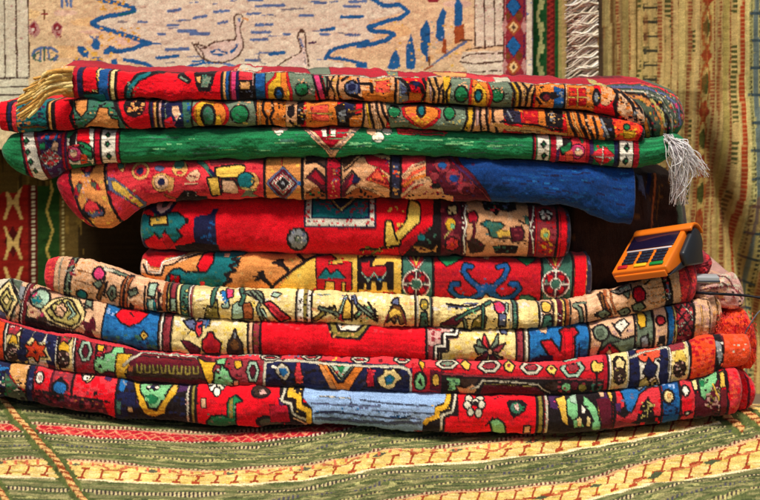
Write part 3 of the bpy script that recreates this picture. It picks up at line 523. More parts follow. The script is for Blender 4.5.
R5 = """
B j 139 290; X t 30 150 255 290 290 1.6
P a 0 138 246 200 246 178 256 166 258 162 268 150 266 146 258 142 262 138 258; P s 0 139 262 144 258 148 262 152 268 160 270 163 262 170 259 178 258 190 253 206 253 190 257 180 262 170 264 166 266 164 274 150 274 140 272; L W 1.6 147 262 148 271 160 273 163 262 172 259 184 254; L K 1.2 144 264 148 274 162 275 165 266 174 264 182 258 200 254; L K 1.2 140 262 140 274 152 282
L k 1.5 139 280 166 283; X b 8 140 276 164 284 1.2
P T 1.2 164 288 168 276 174 270 180 269 186 273 202 273 210 266 214 252 246 250 240 259 236 262 238 266 230 272 226 280 222 292 180 294; P R 1 198 266 204 254 213 253 213 262 206 272 200 271; P R .8 171 275 180 276 179 283 171 282; P c 0 200 282 205 282 204 286 200 286; P s 0 224 253 230 253 229 257 224 257; X q 22 168 272 232 290 1.4
L K 2 244 256 232 259 240 262 230 266 236 271 226 274 232 280 224 283 220 290; L j 1 236 258 246 256; L j 1 234 268 242 266; L j 1 230 277 238 276
P h 0 266 300 282 284 296 270 312 258 326 248 402 246 402 300; X y 40 290 258 400 292 1.8; X f 24 280 258 400 296 1.4; L K 2.8 266 294 280 280 296 268 310 258 322 253; L K 3 270 285 262 277 256 280; L K 4 262 276 266 281; L K 3 288 270 280 262 274 262; L K 4 279 260 283 265; L K 2.5 304 260 298 254; L K 1.5 258 276 254 276; P K 0 258 272 264 270 266 278 260 280; P K 0 276 258 284 258 284 266 278 266; L k 1 300 262 306 258
P a .5 316 257 322 255 331 255 336 259 329 260 328 265 344 264 346 262 351 262 351 289 346 290 346 281 341 281 341 290 335 290 335 281 325 281 324 290 317 290; P T 0 317 279 326 269 331 275 337 270 346 279; L K .8 318 278 326 268 331 274 337 269 346 278; X R 10 317 258 350 268 1.3
P K .3 359 258 364 256 376 257 372 262 371 267 385 266 387 263 393 263 393 289 388 289 387 281 382 281 381 289 377 289 376 281 371 281 370 289 367 289 366 281 364 281 363 289 359 289; P a 0 361 262 370 260 370 267 386 267 386 276 362 276; P K 0 362 258 372 258 368 262 362 262; Z e 1.6 362 277 386 277 4 4; L u 1 366 278 384 279; L K 1 358 256 358 292
X c 5 300 290 330 294 1.4; P a 0 378 296 384 291 392 291 398 297; X z 8 330 291 400 296 1.4; P m 0 334 292 350 291 354 298 334 298
V K 2 402; B q 403 432 403 433; """+ROS(416, 284)+"""
V K 2 432.5 433; B a 434 541 434 540; X D 60 436 258 538 300 2.2
P G .6 436 250 466 250 462 258 452 264 446 266 440 260; P G .6 512 250 540 250 534 260 526 265 520 261
l B 4.5 471 267 465 266 463 271 468 279 478 287 486 289; l B 4.5 498 267 505 265 507 269 503 278 494 286 486 289; l B 4 458 284 452 284 450 290 458 297 470 299 480 293; l B 4 510 284 516 284 519 289 512 297 500 299 492 293; P B 0 476 288 486 283 496 288 494 296 478 296; X E 14 456 266 514 298 1.3; P s .6 486 294 492 300 492 306 480 306 480 300; P s 0 484 256 490 256 489 259 484 259; P q .5 520 296 528 295 536 299 530 303 520 302
V K 2.2 541.5 541; B q 543 573 543 571; """+ROS(555, 284)+"""
V K 2 573 571.5; B R 574.5 586.5 573 584; B n 587 600 585 600; X E 6 588 258 593 296 1.2
"""
r5 = fold('folded_rug', 139, 593, t5, b5, 'j', R5, Y0=.034, el=5, er=4, seed=7, streak=.12)
tag(r5, 'folded rug with two small woven llamas on yellow beside blue horns on red', 'rug', GR)
# ================================================================== 6 cream rug, uppermost of the four long curved ones
R6 = """
P c 0 38 245 61 252 55 268 52 300 38 300; X r 12 44 258 58 294 1.4
P s 0 61 245 100 250 128 265 118 315 54 300 55 270; X S 60 60 258 124 304 1.7
L K 7 78 252 73 264 69 278 65 298; L g 2.5 76 258 71 270 67 284 66 294; X m 12 68 258 78 276 1.4; X e 8 64 276 72 296 1.2; X W 6 66 262 76 292 .8; L w 1.2 62 258 59 280 58 296
X j 26 76 264 98 298 1.2; L j .9 78 270 96 275; L j .9 76 280 94 285; L j .9 75 290 92 294
E P 1.4 100 274 5 5.5; E K 0 105 279 2 3; P g .8 94 283 101 281 104 285 98 288; l b 3 105 285 101 292 98 298; L K 2 108 282 104 296; l g 2.6 113 287 109 293 111 299 115 296 115 288; E T 1 81 295 5 4; L g 1.4 84 300 96 304; X K 8 98 292 120 302 1
l e 2 112 270 120 273 126 274; L g 2 114 270 128 275; P w 0 104 266 116 270 112 272 104 270
L K 8.5 131 276 126 286 122 308; L z 2.6 133 276 128 287 124 308; L z 2 128 275 123 288 120 306; L s 1 130 277 126 290; 
B s 134 176 129 176; X S 26 132 280 150 310 1.6; P g 1 129 292 136 288 138 293 131 297; X K 5 128 288 140 296 1; P K 0 130 302 134 306 131 310 127 308
P e 1.2 150 283 157 284 155 296 149 295; P T .8 148 299 156 299 157 312 147 312; P e 0 149 300 154 300 154 309 149 309; L K 1.2 146 286 144 310; P K 0 158 290 163 294 160 300 163 310 158 310; X m 8 156 288 164 310 1
V z 3.4 166 164; V K 1.4 168.6 167; V y 1.8 170.5 169; B m 171.5 176.5 170.5 176; P e .8 171 299 176 299 176 311 170 311; V K 1.2 171 170; V K 1.2 177 176; B C 177.8 181; B q 181 188 180.5 188; X K 16 181 288 188 316 1.2; X f 7 182 288 188 316 1; V K 1.2 180.6; V K 1.2 189 188.5; V W 1.3 190.3; V m 1.6 192 191; 
B C 193 297; X W 26 194 288 296 300 1.8; X y 26 194 296 296 318 1.8
l q 3.4 215 286 213 300 214 318; P v .8 204 318 208 306 213 308 217 300 218 318; X K 7 203 304 218 318 1.1; X C 5 205 308 212 316 1
l e 2.6 222 292 226 298 228 306 224 306; P u 0 221 290 227 292 229 300 226 304 222 298; X W 6 221 290 228 304 .9; P P .8 226 288 232 289 233 296 228 298; X c 3 228 290 233 296 1
P e .8 232 318 233 306 238 302 242 306 243 318; P z .8 243 304 250 303 253 310 252 318 244 318; l q 3 240 288 244 296 241 304; P g .8 244 292 254 290 262 294 264 300 256 298; l g 2.4 252 292 262 300 258 308 262 318; X K 10 242 290 264 304 1; l e 1.8 262 310 268 318; L C 1.6 262 304 270 318
P c 1 264 303 270 301 276 306 290 318 280 319 270 310; L D 1.5 268 305 284 317; P e .7 274 292 281 294 277 297 272 295
V K 1.4 296.5 296; B W 297.3 303; X K 10 298 292 303 318 .9; B v 303 307; X K 10 303 292 307 320 1.2; B W 307.5 311; X K 9 307 294 311 320 .9; V K 1.4 311.6
B C 312.5 415; X W 26 314 294 414 304 2; X S 30 314 302 414 322 2.2; X y 20 314 300 414 322 1.6; L e 1 317 294 330 295
l v 2.8 315 318 324 312 334 309; l g 2.4 320 308 334 312 340 317; X K 18 316 306 342 319 1.1; X f 7 318 308 340 318 1.1; P c 0 338 318 343 310 344 322
l e 2 340 312 344 304 346 296; P h 1 343 318 344 308 347 299 351 306 352 318; L K 1.8 352 297 352 320; l E 1.8 354 296 356 304; L W 1.4 350 294 350 300; X E 5 342 294 358 300 1.2
l g 2.6 356 316 364 308 374 312; l g 2.2 358 306 366 312 376 320; X K 20 356 304 378 321 1.1; X l 7 358 306 376 320 1; L K 1.5 368 302 374 312 377 322
P b 1 387 321 390 311 394 304 399 306 403 312 405 322 400 322 398 316 394 322 391 318; P h 0 389 313 394 308 400 311 402 318 396 314 390 318; P E 1 392 303 394 299 398 299 398 305; X K 6 388 306 404 322 1; L m 1.4 384 324 388 314; L m 1.4 406 324 403 314
V K 1.5 415.5; B C 416.3 431; V W 1.4 417.5; E v 1 424 305 3.5 5; X Y 4 421 301 426 308 1; P q .8 421 313 426 313 428 328 420 328; X K 10 420 312 428 326 1; V g 1.2 430; V K 1.5 431.8
B C 433 538; X W 34 434 302 536 310 2; X y 20 434 310 536 326 1.8; L K 2 447 303 456 305 468 306 476 304; L E 1.4 449 306 462 307; L E 1.2 464 303 478 303
P x .8 441 326 450 320 458 315 463 319 456 326; l q 2.4 456 320 468 312 476 309 490 303; X K 18 456 306 490 320 1.2; X l 5 464 308 486 316 1.2; l g 2 464 320 466 328; P v .8 472 327 474 320 482 314 486 318 484 328; X C 5 474 320 484 326 1.2; l q 2 483 306 483 328; 
P P 1 494 304 500 302 505 306 504 312 498 313 495 310; X c 5 495 304 504 312 1.2; l e 2 507 304 506 312 502 318 500 326; P E .8 499 314 505 314 505 326 499 326; X W 6 500 312 508 326 1; X K 8 490 308 510 328 1; L w 1.4 511 304 510 328
V K 1.4 512.5; V q 3.2 515; V K 1.4 517.4; X g 6 513 304 517 326 1
V K 1.6 538.5 539; V W 1.6 540.5 541; E h 1 546 307 4.2 5; P q 1 542 328 544 316 550 315 552 328; X K 8 542 312 551 328 1.1; V K 1.5 553; V C 2.4 555.5; B x 557 562; X K 10 557 304 562 328 1.1; X W 4 557 306 561 326 1; V y 1.4 563.4; V z 4 567; V K 1.3 564.5; V K 1.3 570
B s 571 700; X S 70 571 280 675 325 1.8; X j 40 600 270 675 315 1.2; l g 2.8 574 306 579 309 582 322; L K 1.6 576 303 584 304 587 322; L g 2 573 305 585 303
P k 0 600 304 596 296 604 294 602 300 608 304 612 314 608 320 604 316; L z 3 606 288 604 300 609 312 613 318; L z 2.2 611 286 610 300 616 314; l b 2 601 296 603 306 606 312; P g .8 596 314 604 310 610 314 604 319; X K 8 596 308 612 318 1.1; P K 0 593 313 598 312 598 318 594 316
P w .9 612 292 622 288 630 284 630 290 618 294; P e 0 614 291 628 286 628 289; P g .6 622 294 628 293 627 298; X K 6 612 286 632 296 1
P D 1.2 632 296 634 289 640 287 644 292 643 299 637 302; X R 5 634 290 642 298 1.4; P g 1 632 306 640 302 644 305 640 310 634 310; P g .8 618 312 626 308 630 312 624 316; X K 8 616 302 646 314 1.1; L w 2 640 280 648 276 654 277; X w 5 640 274 654 282 1.2; L K 1 644 284 650 280
L K 7.5 664 262 665 280 668 292 671 310; L m 3 663 264 665 280; L E 2.4 666 284 669 298; X g 6 662 270 672 304 1.3; X c 5 662 268 670 296 1.2; X W 6 664 274 672 302 .8
L j .9 648 288 662 286; L j .9 646 296 664 294; L j .9 650 302 666 300
P c 0 679 250 704 250 704 315 684 315 681 296 678 280; X m 12 680 266 699 300 1.5; X r 14 680 264 699 300 1.5; L m 2 685 268 690 282 688 300; L m 1.6 694 264 697 280 696 300
"""
r6 = thing('folded_rug', 'cream flowered folded rug with coral ends, uppermost of the four long sagging rugs', 'rug', (at(370, 322, .1)[0], .1, float(at(370, 322, .1)[2])), GR)
fold('fold', 43, 699, t6, b6, 's', R6, Y0=-.004, parent=r6, el=5, er=7, seed=8, drop=.30, rib=.10, bulge=.5, bow=-.012, knot=.05)
fold('turned_end', 690, 713, curve([690,262, 700,257, 713,255]), curve([690,280, 700,276, 713,268]), 'm', 'X c 60 688 250 713 282 1.6', Y0=.03, parent=r6, el=3, er=8, seed=88, depth=.08, hair=.0012, bow=0, wrinkle=.003)

# ================================================================== 7
R7 = """
B w -40 22 -40 14; X s 20 -10 280 24 322 1.8; P K 0 -8 300 9 278 22 300 8 324; P C 0 -5 300 9 281 19 300 8 320; P K 0 -1 300 8 287 16 300 8 315; P f 0 2 300 8 290 14 300 8 311; D K 0 8 300 4.5 6; D C 0 8 300 3 4; L g 1.5 8 280 18 292 21 304; X K 16 -4 284 20 320 1; X g 8 0 284 18 318 1.2; P E 0 0 308 6 312 6 320 0 320
P i 0 10 280 20 281 21 292; L K 1.2 10 279 22 300; P A 0 20 286 26 288 24 300 20 298
B K 26.5 35 17 27; L M 4 32 283 27 298 22 326; L W 1.2 30 282 25 298 20 324; L C 1.2 35 284 31 298 26 328; L p 1 29 284 24 302
P s 0 37 280 98 300 104 300 100 345 26 330 31 300; X p 50 30 290 100 335 1.8; E e 1.4 41 299 9 8.5; E T 0 38 300 5 4; X g 16 34 292 50 306 1.6; E e 0 44 295 4 4; L K 1.4 33 298 37 291; L P 1.5 37 293 34 296; P b .6 28 318 40 320 44 326 28 324; X m 8 30 312 44 322 1.4
P K 0 26 317 40 321 60 326 86 334 86 345 26 334; L w 1.2 42 318 52 324 66 328 76 330; 
P C .8 42 310 54 300 66 296 78 300 86 312 84 322 74 328 60 325 48 319; P f 1.2 48 311 60 301 66 299 72 302 81 316 79 322 72 325 56 320; P s 1 56 312 62 304 68 309 64 316 58 316; L K 1.2 52 308 62 318; l e 1.6 68 303 76 314 70 318; L K 1.2 62 300 70 312; L K 1 58 304 66 312; X K 14 50 302 80 324 .9; X s 6 56 304 66 316 1.3
P P 0 40 316 44 312 46 318; P k 0 38 318 46 316 48 322 40 322; P g .9 86 300 91 302 92 307 86 308; L K 1 84 304 94 310; X m 12 84 318 100 340 2.2; P x 0 82 336 86 328 82 322 90 322 94 315 96 322 100 326 92 330 96 342 84 342; X K 10 82 318 100 338 1
P s 0 92 300 104 300 100 345 96 345 97 320; V K 1.6 107 101
B u 108 161 101 159; X B 50 106 310 158 348 2; X L 12 108 308 130 316 1.6; P R 1 116 314 121 309 136 308 148 314 140 322 130 326 122 322; X a 8 120 310 140 322 1.5; L K 1 130 312 134 316; L K 3 118 306 150 308; D h 1 144.5 335.5 3.6 4; D K 0 144.5 335.5 1.4 1.6; X q 14 104 334 156 350 2; X N 12 104 340 158 352 1.6
V K 1.6 160.5 158; V W 2 163 160.5; V K 1.4 165 162; B m 166 172 163 170; X M 8 164 316 171 352 1.4; V K 1.5 172.8 170.5
B C 174 247 171.5 247; X W 24 174 316 246 326 2; X y 30 174 326 246 352 2
P E 1 184 320 192 318 196 322 200 318 209 320 209 326 202 324 200 332 197 330 190 328; P c .8 196 322 202 322 202 334 199 337 196 330; X K 10 186 318 210 334 1.1; X N 8 186 320 208 330 1.3; L K 1.2 188 334 192 328; L u 1.4 208 320 206 328
P a 1 203 347 204 340 208 337 209 333 213 333 215 338 221 343 219 352 206 352; P D 0 208 340 214 340 214 348 208 348; P x .8 182 341 190 343 200 348 198 354 190 352; P k 1 228 352 229 343 233 338 235 330 238 338 242 344 242 354; E b 0 235 345 4.5 5; P A 0 234 333 237 333 237 338 234 338; X K 6 228 338 242 352 1
L K 1.6 239 321 248 322 248 356; L W 1.5 241 317 251 318 251 356; B s 249.5 253; V K 1 253; B m 254 260 253.5 260; X b 10 254 320 260 354 1.5; V K 2.2 261 260
B R 262 426; X c 30 264 322 424 332 2
P K 0 322 312 376 312 372 325 360 340 332 338; P v 0 325 312 374 312 370 324 358 337.5 334 336; P K 0 329 312 370 312 364 326 356 332 338 331; P W 0 331 312 368 312 362 325 355 330 340 329; X K 6 338 318 356 327 1.3; X s 6 334 318 362 326 1.4; X t 10 330 332 360 337 1.3
V K 2.6 426.5; P p 0 427 310 466 320 466 326 456 330 452 336 444 336 442 346 436 348 434 370 428 370; P m 0 428 345 434 346 433 368 428 368; X m 10 428 330 446 342 1.6; L c 2 428 328 440 330
P C 0 441 352 446 352 446 340 458 340 460 332 472 328 520 322 520 372 434 372; X y 30 446 332 516 360 2.2; X W 12 450 328 512 338 1.8; X s 20 460 345 514 360 1.8
L K 6.5 436 372 436 348 444 347 444 336 455 335 457 328 470 328; L W 2.4 435 372 435.5 346.5 444.5 346 444.5 334.5 456 334 458 327 472 327; L K 1.6 441 368 441 352 448 351 448 340; 
E K 0 505 352 0 0
P g 1 489 350 478 340 476 347; P c 1 489 349 484 334 482 344; P g 1 490 349 498 334 497 344; P m 1 491 350 504 344 498 352; P g 1 489 352 502 358 494 362; P x 1 488 352 476 360 484 364; P g 1 488 350 474 346 478 354; P x 1 490 353 500 362 490 364; P D 0 484 338 487 346 489 348; E s .6 489.5 351.5 2 2.5; X N 5 476 338 502 360 1
P E .8 500 324 508 326 506 334 501 332
V K 1.8 516; B m 517 523; X x 8 517 330 523 360 1.3; V K 1.5 523.6; V w 2.4 526; V K 1.4 528.4
B u 529.5 588; X B 40 531 330 586 358 2.4; X L 6 536 328 548 332 1.6; P s 0 538 326 548 326 546 334 540 332; P a 1.4 541 342 550 340 560 353 562 336 560 331 564 329 574 328 577 333 573 336 574 362 555 364 548 354; P R 0 563 331 572 330 572 360 565 360; L K 1.2 540 356 552 362; L N 2 578 344 579 358; P N 0 532 358 552 356 556 368 532 368
V K 2 588.5; B s 590 634; X p 26 590 318 632 350 1.8; P i 1 604 336 600 328 594 334 592 330 600 326 606 328 610 336 622 340 634 336 634 362 596 362; E g 1.2 600 333 7 7; E i 0 599 333 4 4; P g 1 612 343 634 337 636 362 590 362 606 350; P D 1.2 600 352 609 343 620 352 618 362 602 362; D s 0 609 352 3 3; X K 8 598 344 630 356 1.2; P W 1 614 326 624 320 628 324 620 332; L K 1.2 612 324 620 336; X K 5 614 320 628 332 .9; X g 8 622 342 636 354 1.8
V K 2 634; B g 636 652; X i 14 636 316 652 352 2; P Y 1 638 312 643 311 645 316 644 326 640 328 638 322; X K 10 636 334 652 350 1.4; P A .8 640 338 646 336 648 346 642 348; V K 2 652.5 653
B s 654 666 655 667; X p 8 655 314 665 340 1.6; E c 1.3 659.5 320.5 3.6 4; P K 0 656 344 658 336 664 334 666 348 662 342; B u 666 672.5 668 673; V K 1.2 666 667.5; X B 6 667 308 672 330 1.3; V K 1 673 675; V f 1.8 674.3 676
B m 675.5 692.5 677 693; X c 24 676 302 692 322 1.8; Z K 1.4 676 308 692 303 5 3; X K 20 676 312 692 344 1.5; X e 14 677 308 692 342 1; X x 16 676 322 692 344 1.7; L K 1 676 322 690 306; L K 1 678 334 692 316; L w .8 682 302 692 318; L K 1 676 310 692 332
V K 2 693; B s 694.5 720; X p 20 695 300 716 338 2; X t 14 695 316 716 342 1.8; L t 1.6 700 306 702 340; L b 1.2 708 300 710 338
"""
r7 = thing('folded_rug', 'folded rug with plain scarlet middle and blue ends, second of the four sagging rugs', 'rug', (at(370, 356, .1)[0], .1, float(at(370, 356, .1)[2])), GR)
fold('fold', -14, 715, t7, b7, 's', R7, Y0=-.014, parent=r7, el=5, er=8, seed=9, drop=.30, rib=.07, bulge=.5, bow=-.012, knot=.05)
fold('turned_end', 694, 746, curve([694,284, 706,283, 716,276, 728,272, 738,275, 746,286]), curve([694,300, 710,300, 722,304, 734,310, 746,308]), 'p', 'X s 60 694 270 746 316 2; X w 20 700 270 740 290 2; X k 14 706 292 746 316 1.4; L m 1.2 716 274 730 282 742 300; L b 1 700 286 720 284 738 290; X m 10 710 296 746 316 1.5; L m 1 700 290 730 286 744 296', Y0=.035, parent=r7, el=5, er=14, seed=89, depth=.16, wrinkle=.004, bow=0)
fold('inner_layer', 706, 724, curve([706,298, 714,297, 724,300]), curve([706,338, 716,336, 724,322]), 's', 'L b 2 716 296 717 340; X t 24 708 298 724 336 1.6', Y0=.012, parent=r7, el=3, er=7, seed=90, depth=.2, wrinkle=.003, bow=0)

# ================================================================== 8
U8 = ''.join("L v 2 %g %g %g %g %g %g %g %g\n" % (x-2.4, 365+.03*(x-140), x-2, 372+.03*(x-140), x+2, 372+.03*(x-140), x+2.4, 365+.03*(x-140)) for x in range(140, 202, 8))
def ros(cx, cy): return "E K 0 %g %g 7 9; E k 0 %g %g 6 8; X p 8 %g %g %g %g 1.3; X K 10 %g %g %g %g 1.2; D w 0 %g %g 1.6 1.6\n" % (cx, cy, cx, cy, cx-5, cy-7, cx+5, cy+7, cx-5, cy-7, cx+5, cy+7, cx, cy)
R8 = """
B o -40 6 -40 5; V K 1.5 6 4; V W 1.4 7.6 5.6; B C 8.5 22 6.5 20; P m .7 9 325 20 327 20 331 16 336 13 333 9 335; X c 5 10 326 20 332 1.2; P Y .5 9 344 14 335 18 337 19 344 14 342; """+ros(12.5, 353)+"""
X W 8 8 322 22 330 1; V K 1.5 22.5 20; V W 1 24 21.5; B W 25 50 22 47; P N 0 26 320 34 321 33 340 27 346 22 350 23 332; P N .4 35 332 38 328 39 331 43 330 45 334 43 341 38 343 34 338; P N 0 46 326 57 328 56 366 47 364 44 348 47 340; P N 0 18 350 27 346 28 366 18 362; X K 14 22 330 56 366 1.2; X E 8 26 326 56 350 1.2
P C 0 28 344 33 338 42 344 46 342 48 352 52 360 28 360; P o .9 37 341 40 346 46 346 43 351 47 357 40 356 37 363 33 357 26 357 30 351 26 345 33 346; X c 6 30 346 44 360 1.3; D K 0 36 352 2 2.4; X f 6 24 354 50 364 1.2
V W 1.2 58.5 55; B C 60 74 56 72; P m .7 61 333 72 335 71 340 68 343 64 340 61 343; X c 6 61 334 72 341 1.2; X G 3 62 336 70 342 1; P Y 0 57 350 64 341 70 346 70 352 62 352; """+ros(63.5, 359)+"""
V K 1.2 59; V W 1.6 76 72.5; V K 1.5 77.6 74; B m 78.5 97 75.5 95; X D 22 78 336 96 372 1.8; H e 2.4 86 351 5.5 8.5; E x 0 86 351 2.6 4.5; V K 2 97.4 95
B x 98.5 140 96 140; X D 20 98 342 120 360 1.8; P c .6 97 344 104 343 106 352 98 354; P Y .6 98 345 104 345 103 351 98 350; P m .6 107 344 114 344 112 356 106 356
P l 1 95 362 98 357 104 360 106 354 112 352 114 347 122 345 124 352 118 356 120 362 114 366 116 372 108 370 100 374 95 370; X K 8 96 352 120 372 1.4; X e 8 98 348 122 370 1.6; P Y 1 118 354 132 354 128 360 130 366 124 372 126 380 116 380 116 370; X h 8 116 356 130 374 1.2
P x 0 138 348 200 352 214 386 124 382; P M 0 142 352 196 356 200 364 136 362; P k 0 128 366 200 368 206 380 126 376
"""+U8+"""
P x 0 128 376 204 380 208 392 120 388; L w 2.8 124 366 130 360 136 356 142 351 168 354 196 356 202 364 210 376 214 386; L K 1 140 356 194 360; L W 1.4 142 351 170 353.5 196 355.5; P z 0 128 366 134 366 133 372 128 372
B m 210 264 216 264; X D 20 212 358 262 384 1.8; P Y 1 198 358 206 362 216 362 212 370 214 376 210 384 206 378 202 366; P l 1 216 358 226 358 224 364 218 364; P l 1 214 384 216 372 220 374 222 366 228 370 230 376 236 380 234 388 216 390; X K 8 216 362 234 384 1.3; X e 6 218 360 232 382 1.3; E s .6 236 382 2.5 2.5
D m 0 239 364 6 7; P Y .6 235 361 241 361 242 366 238 369 235 366; X K 6 228 360 246 376 1; H e 2.2 253 371 5 8.5; E x 0 253 371 2.4 5
P N 0 266 358 412 364 412 396 264 392; X K 50 268 366 408 388 2; X n 26 268 364 408 388 2
P w 1 277 368 282 364 288 367 290 372 288 378 285 381 281 378 276 372; P u 0 279 368 286 368 288 373 284 377 280 374; X N 3 280 368 288 376 1; X W 5 273 366 277 370 1; P c .5 297 364 300 362 301 370 303 378 300 384 296 384 295 374; X r 8 296 366 303 384 1.2
P O .8 316 360 324 362 332 374 338 384 343 384 350 374 356 366 364 366 356 378 348 390 332 390 326 378; P j 0 318 364 322 364 332 380 336 388 330 388; P i 0 326 362 354 366 341 382; P e .5 329 363 352 365 341 378; P G 0 335 364 346 366 341 374; X c 6 334 364 348 376 1.2; L C .9 328 364 340 380
P D .4 370 366 373 374 374 386 368 386 366 380; X c 7 366 368 374 386 1.3; P C .7 378 378 384 374 384 370 390 371 394 370 398 374 402 378 396 382 394 387 388 389 382 386 378 382; P T 0 384 377 390 374 395 378 392 384 386 385; P u 0 385 378 391 376 392 382 386 382
P c 0 -20 306 30 318 80 330 142 345 196 350.5 250 350 340 353 430 356 560 360 610 352 600 362 560 367 430 364 408 369 404 366 340 361 266 359 264 360 200 356 142 351 80 340 0 322
L w 2.8 263.5 392 265.5 361.5 296 361 330 364 400 367.5 408 370 411 376 410.5 394; 
X M 26 150 349 400 362 1.6; X w 14 120 346 330 358 1.4; X E 10 200 352 330 358 1.4; X Y 6 300 355 400 360 1.2; L w 1.4 238 355 260 354; H w 1.4 270 357 9 2.5; H w 1.4 311 357 9 2.5; H w 1.6 360 359 8 2.5; H w 1.6 402 360 7 3; H e 1.8 443 364 9 4
P a 0 412 364 606 366 610 398 412 398; P c 0 424 356 606 360 606 371 412 368; X a 60 416 366 604 382 2.4; X K 12 420 376 440 392 1.4; E K 0 420 381 7 10; P l .6 415 382 417 376 420 373 424 378 425 386 421 390 416 388; P K 0 418 382 420 377 422 386; P Y .6 420 360 424 364 422 370 419 364; P x 0 430 370 444 372 444 392 430 390; E h .6 435.5 380 3.5 5.5; 
P K 0 441 375 608 380 606 400 441 400; P l .8 446 378 458 376 460 382 455 390 448 390 450 384; X q 6 446 378 460 390 1.4; P k 0 460 379 478 379 474 386 462 386; P S .6 456 386 464 388 472 384 478 386 474 392 460 394; P x 0 484 384 536 387 548 396 478 396; L w 1.8 470 388 478 386 482 380.5 510 382 537 384 542 389 550 393; L v 1 484 384 534 386; E k 0 552 386 7 4; E l .6 566 387 5 3.6; E x 0 574 386 4 4; E v .6 582 387 4 3.6; E q .8 596 386 5 7; E K 0 596 387 2.4 4; X m 14 552 380 606 392 1.4; L m 2 442 374 500 377 606 380; L K 1.2 442 376.5 500 379 606 382
H w 2.2 447 364 10 4.4; E g 0 447 364 6 2.2; P h .8 461 365 466 360 470 364 468 370 464 369; H w 2.6 489 366 10 5.4; P m 0 484 364 494 364 492 369 486 369; P y .9 504 366 509 362 514 366 511 372 505 370; E m 0 509 366 1.6 1.6; H w 2.6 531 367.5 9.5 5.4; P m 0 526 365 536 366 534 370 528 370; P y .9 546 370 551 364 556 369 553 375 548 373; E m 0 551 369 1.6 1.6
H e 3.2 572 368 10 7.4; P m 0 567 363 577 364 577 369 570 371; P K 0 568 362 576 361 574 365; P y .9 591 366 594 360 597 364 603 363 601 370 596 373 592 371; P h 0 594 364 600 364 599 369 594 369; L K 1.4 596 372 596 380; L c 2.4 520 361 560 364 600 358
P D 0 603 350 609 348 609 396 603 396; V K 1.6 608; V W 1.6 609.6; B C 610.5 629; P K 0 612 360 616 356 622 357 626 362 624 370 612 370; P C 0 615 362 619 358 624 362 622 368 616 368; """+ros(619, 376)+"""
X v 8 611 366 627 392 1.2; V W 1.4 628.3; V K 1 629.5; B W 630.5 669; P N 0 630 350 638 352 640 380 638 394 630 392; P r .7 636 352 660 344 660 356 654 358 652 362 648 357 644 362 640 360; X o 6 638 352 656 360 1.4; P N .4 648 358 652 364 656 366 654 376 650 380 646 376 642 374 645 366; P f .5 640 382 646 378 650 384 656 380 660 386 640 392; X K 8 638 370 660 390 1.2; P N 0 660 346 667 348 668 384 664 388 658 378 659 360; X K 14 630 350 668 386 1.6
L w 1.8 628 358 644 352 664 347; V K 1 668.4; V W 1.4 669.6; B C 670.5 688 671 689; P m 0 669 338 686 336 684 348 670 352; X c 4 670 342 682 350 1.2; P y 0 673 358 676 350 682 350 685 358 684 366 674 366; X h 6 672 354 686 364 1.3; """+ros(679, 369)+"""
X K 10 671 364 688 382 1.2; V W 1.4 687.6 688.6; V K 1.8 689 690
B o 690.5 714; X a 40 691 338 713 374 1.8; X r 20 691 338 712 374 1.6; P K 0 714 330 720 334 724 352 723 374 716 372 714 352; P A 0 714 340 719 342 722 356 719 366 715 352; X W 5 714 342 722 362 1; B o 723 760; X r 30 723 334 756 368 2; X w 6 728 340 752 352 1
"""
r8 = thing('folded_rug', 'folded rug with red hexagon border, navy star columns and shaggy scarlet end', 'rug', (at(370, 390, .1)[0], .1, float(at(370, 390, .1)[2])), GR)
fold('fold', -14, 753, t8, b8, 'x', R8, Y0=-.032, parent=r8, el=5, er=9, seed=10, drop=.30, rib=.04, bulge=.46, bow=-.012, knot=.06)
fold('shaggy_end', 712, 758, curve([706,330, 718,318, 730,310, 744,308, 752,316, 758,334]), curve([706,356, 730,362, 746,368, 758,366]), 'o', 'X c 60 712 305 758 352 2; X r 40 712 305 758 352 1.6; X a 30 712 320 758 352 2', Y0=.014, parent=r8, el=3, er=6, seed=91, depth=.14, hair=.0018, wrinkle=.003, bow=0)

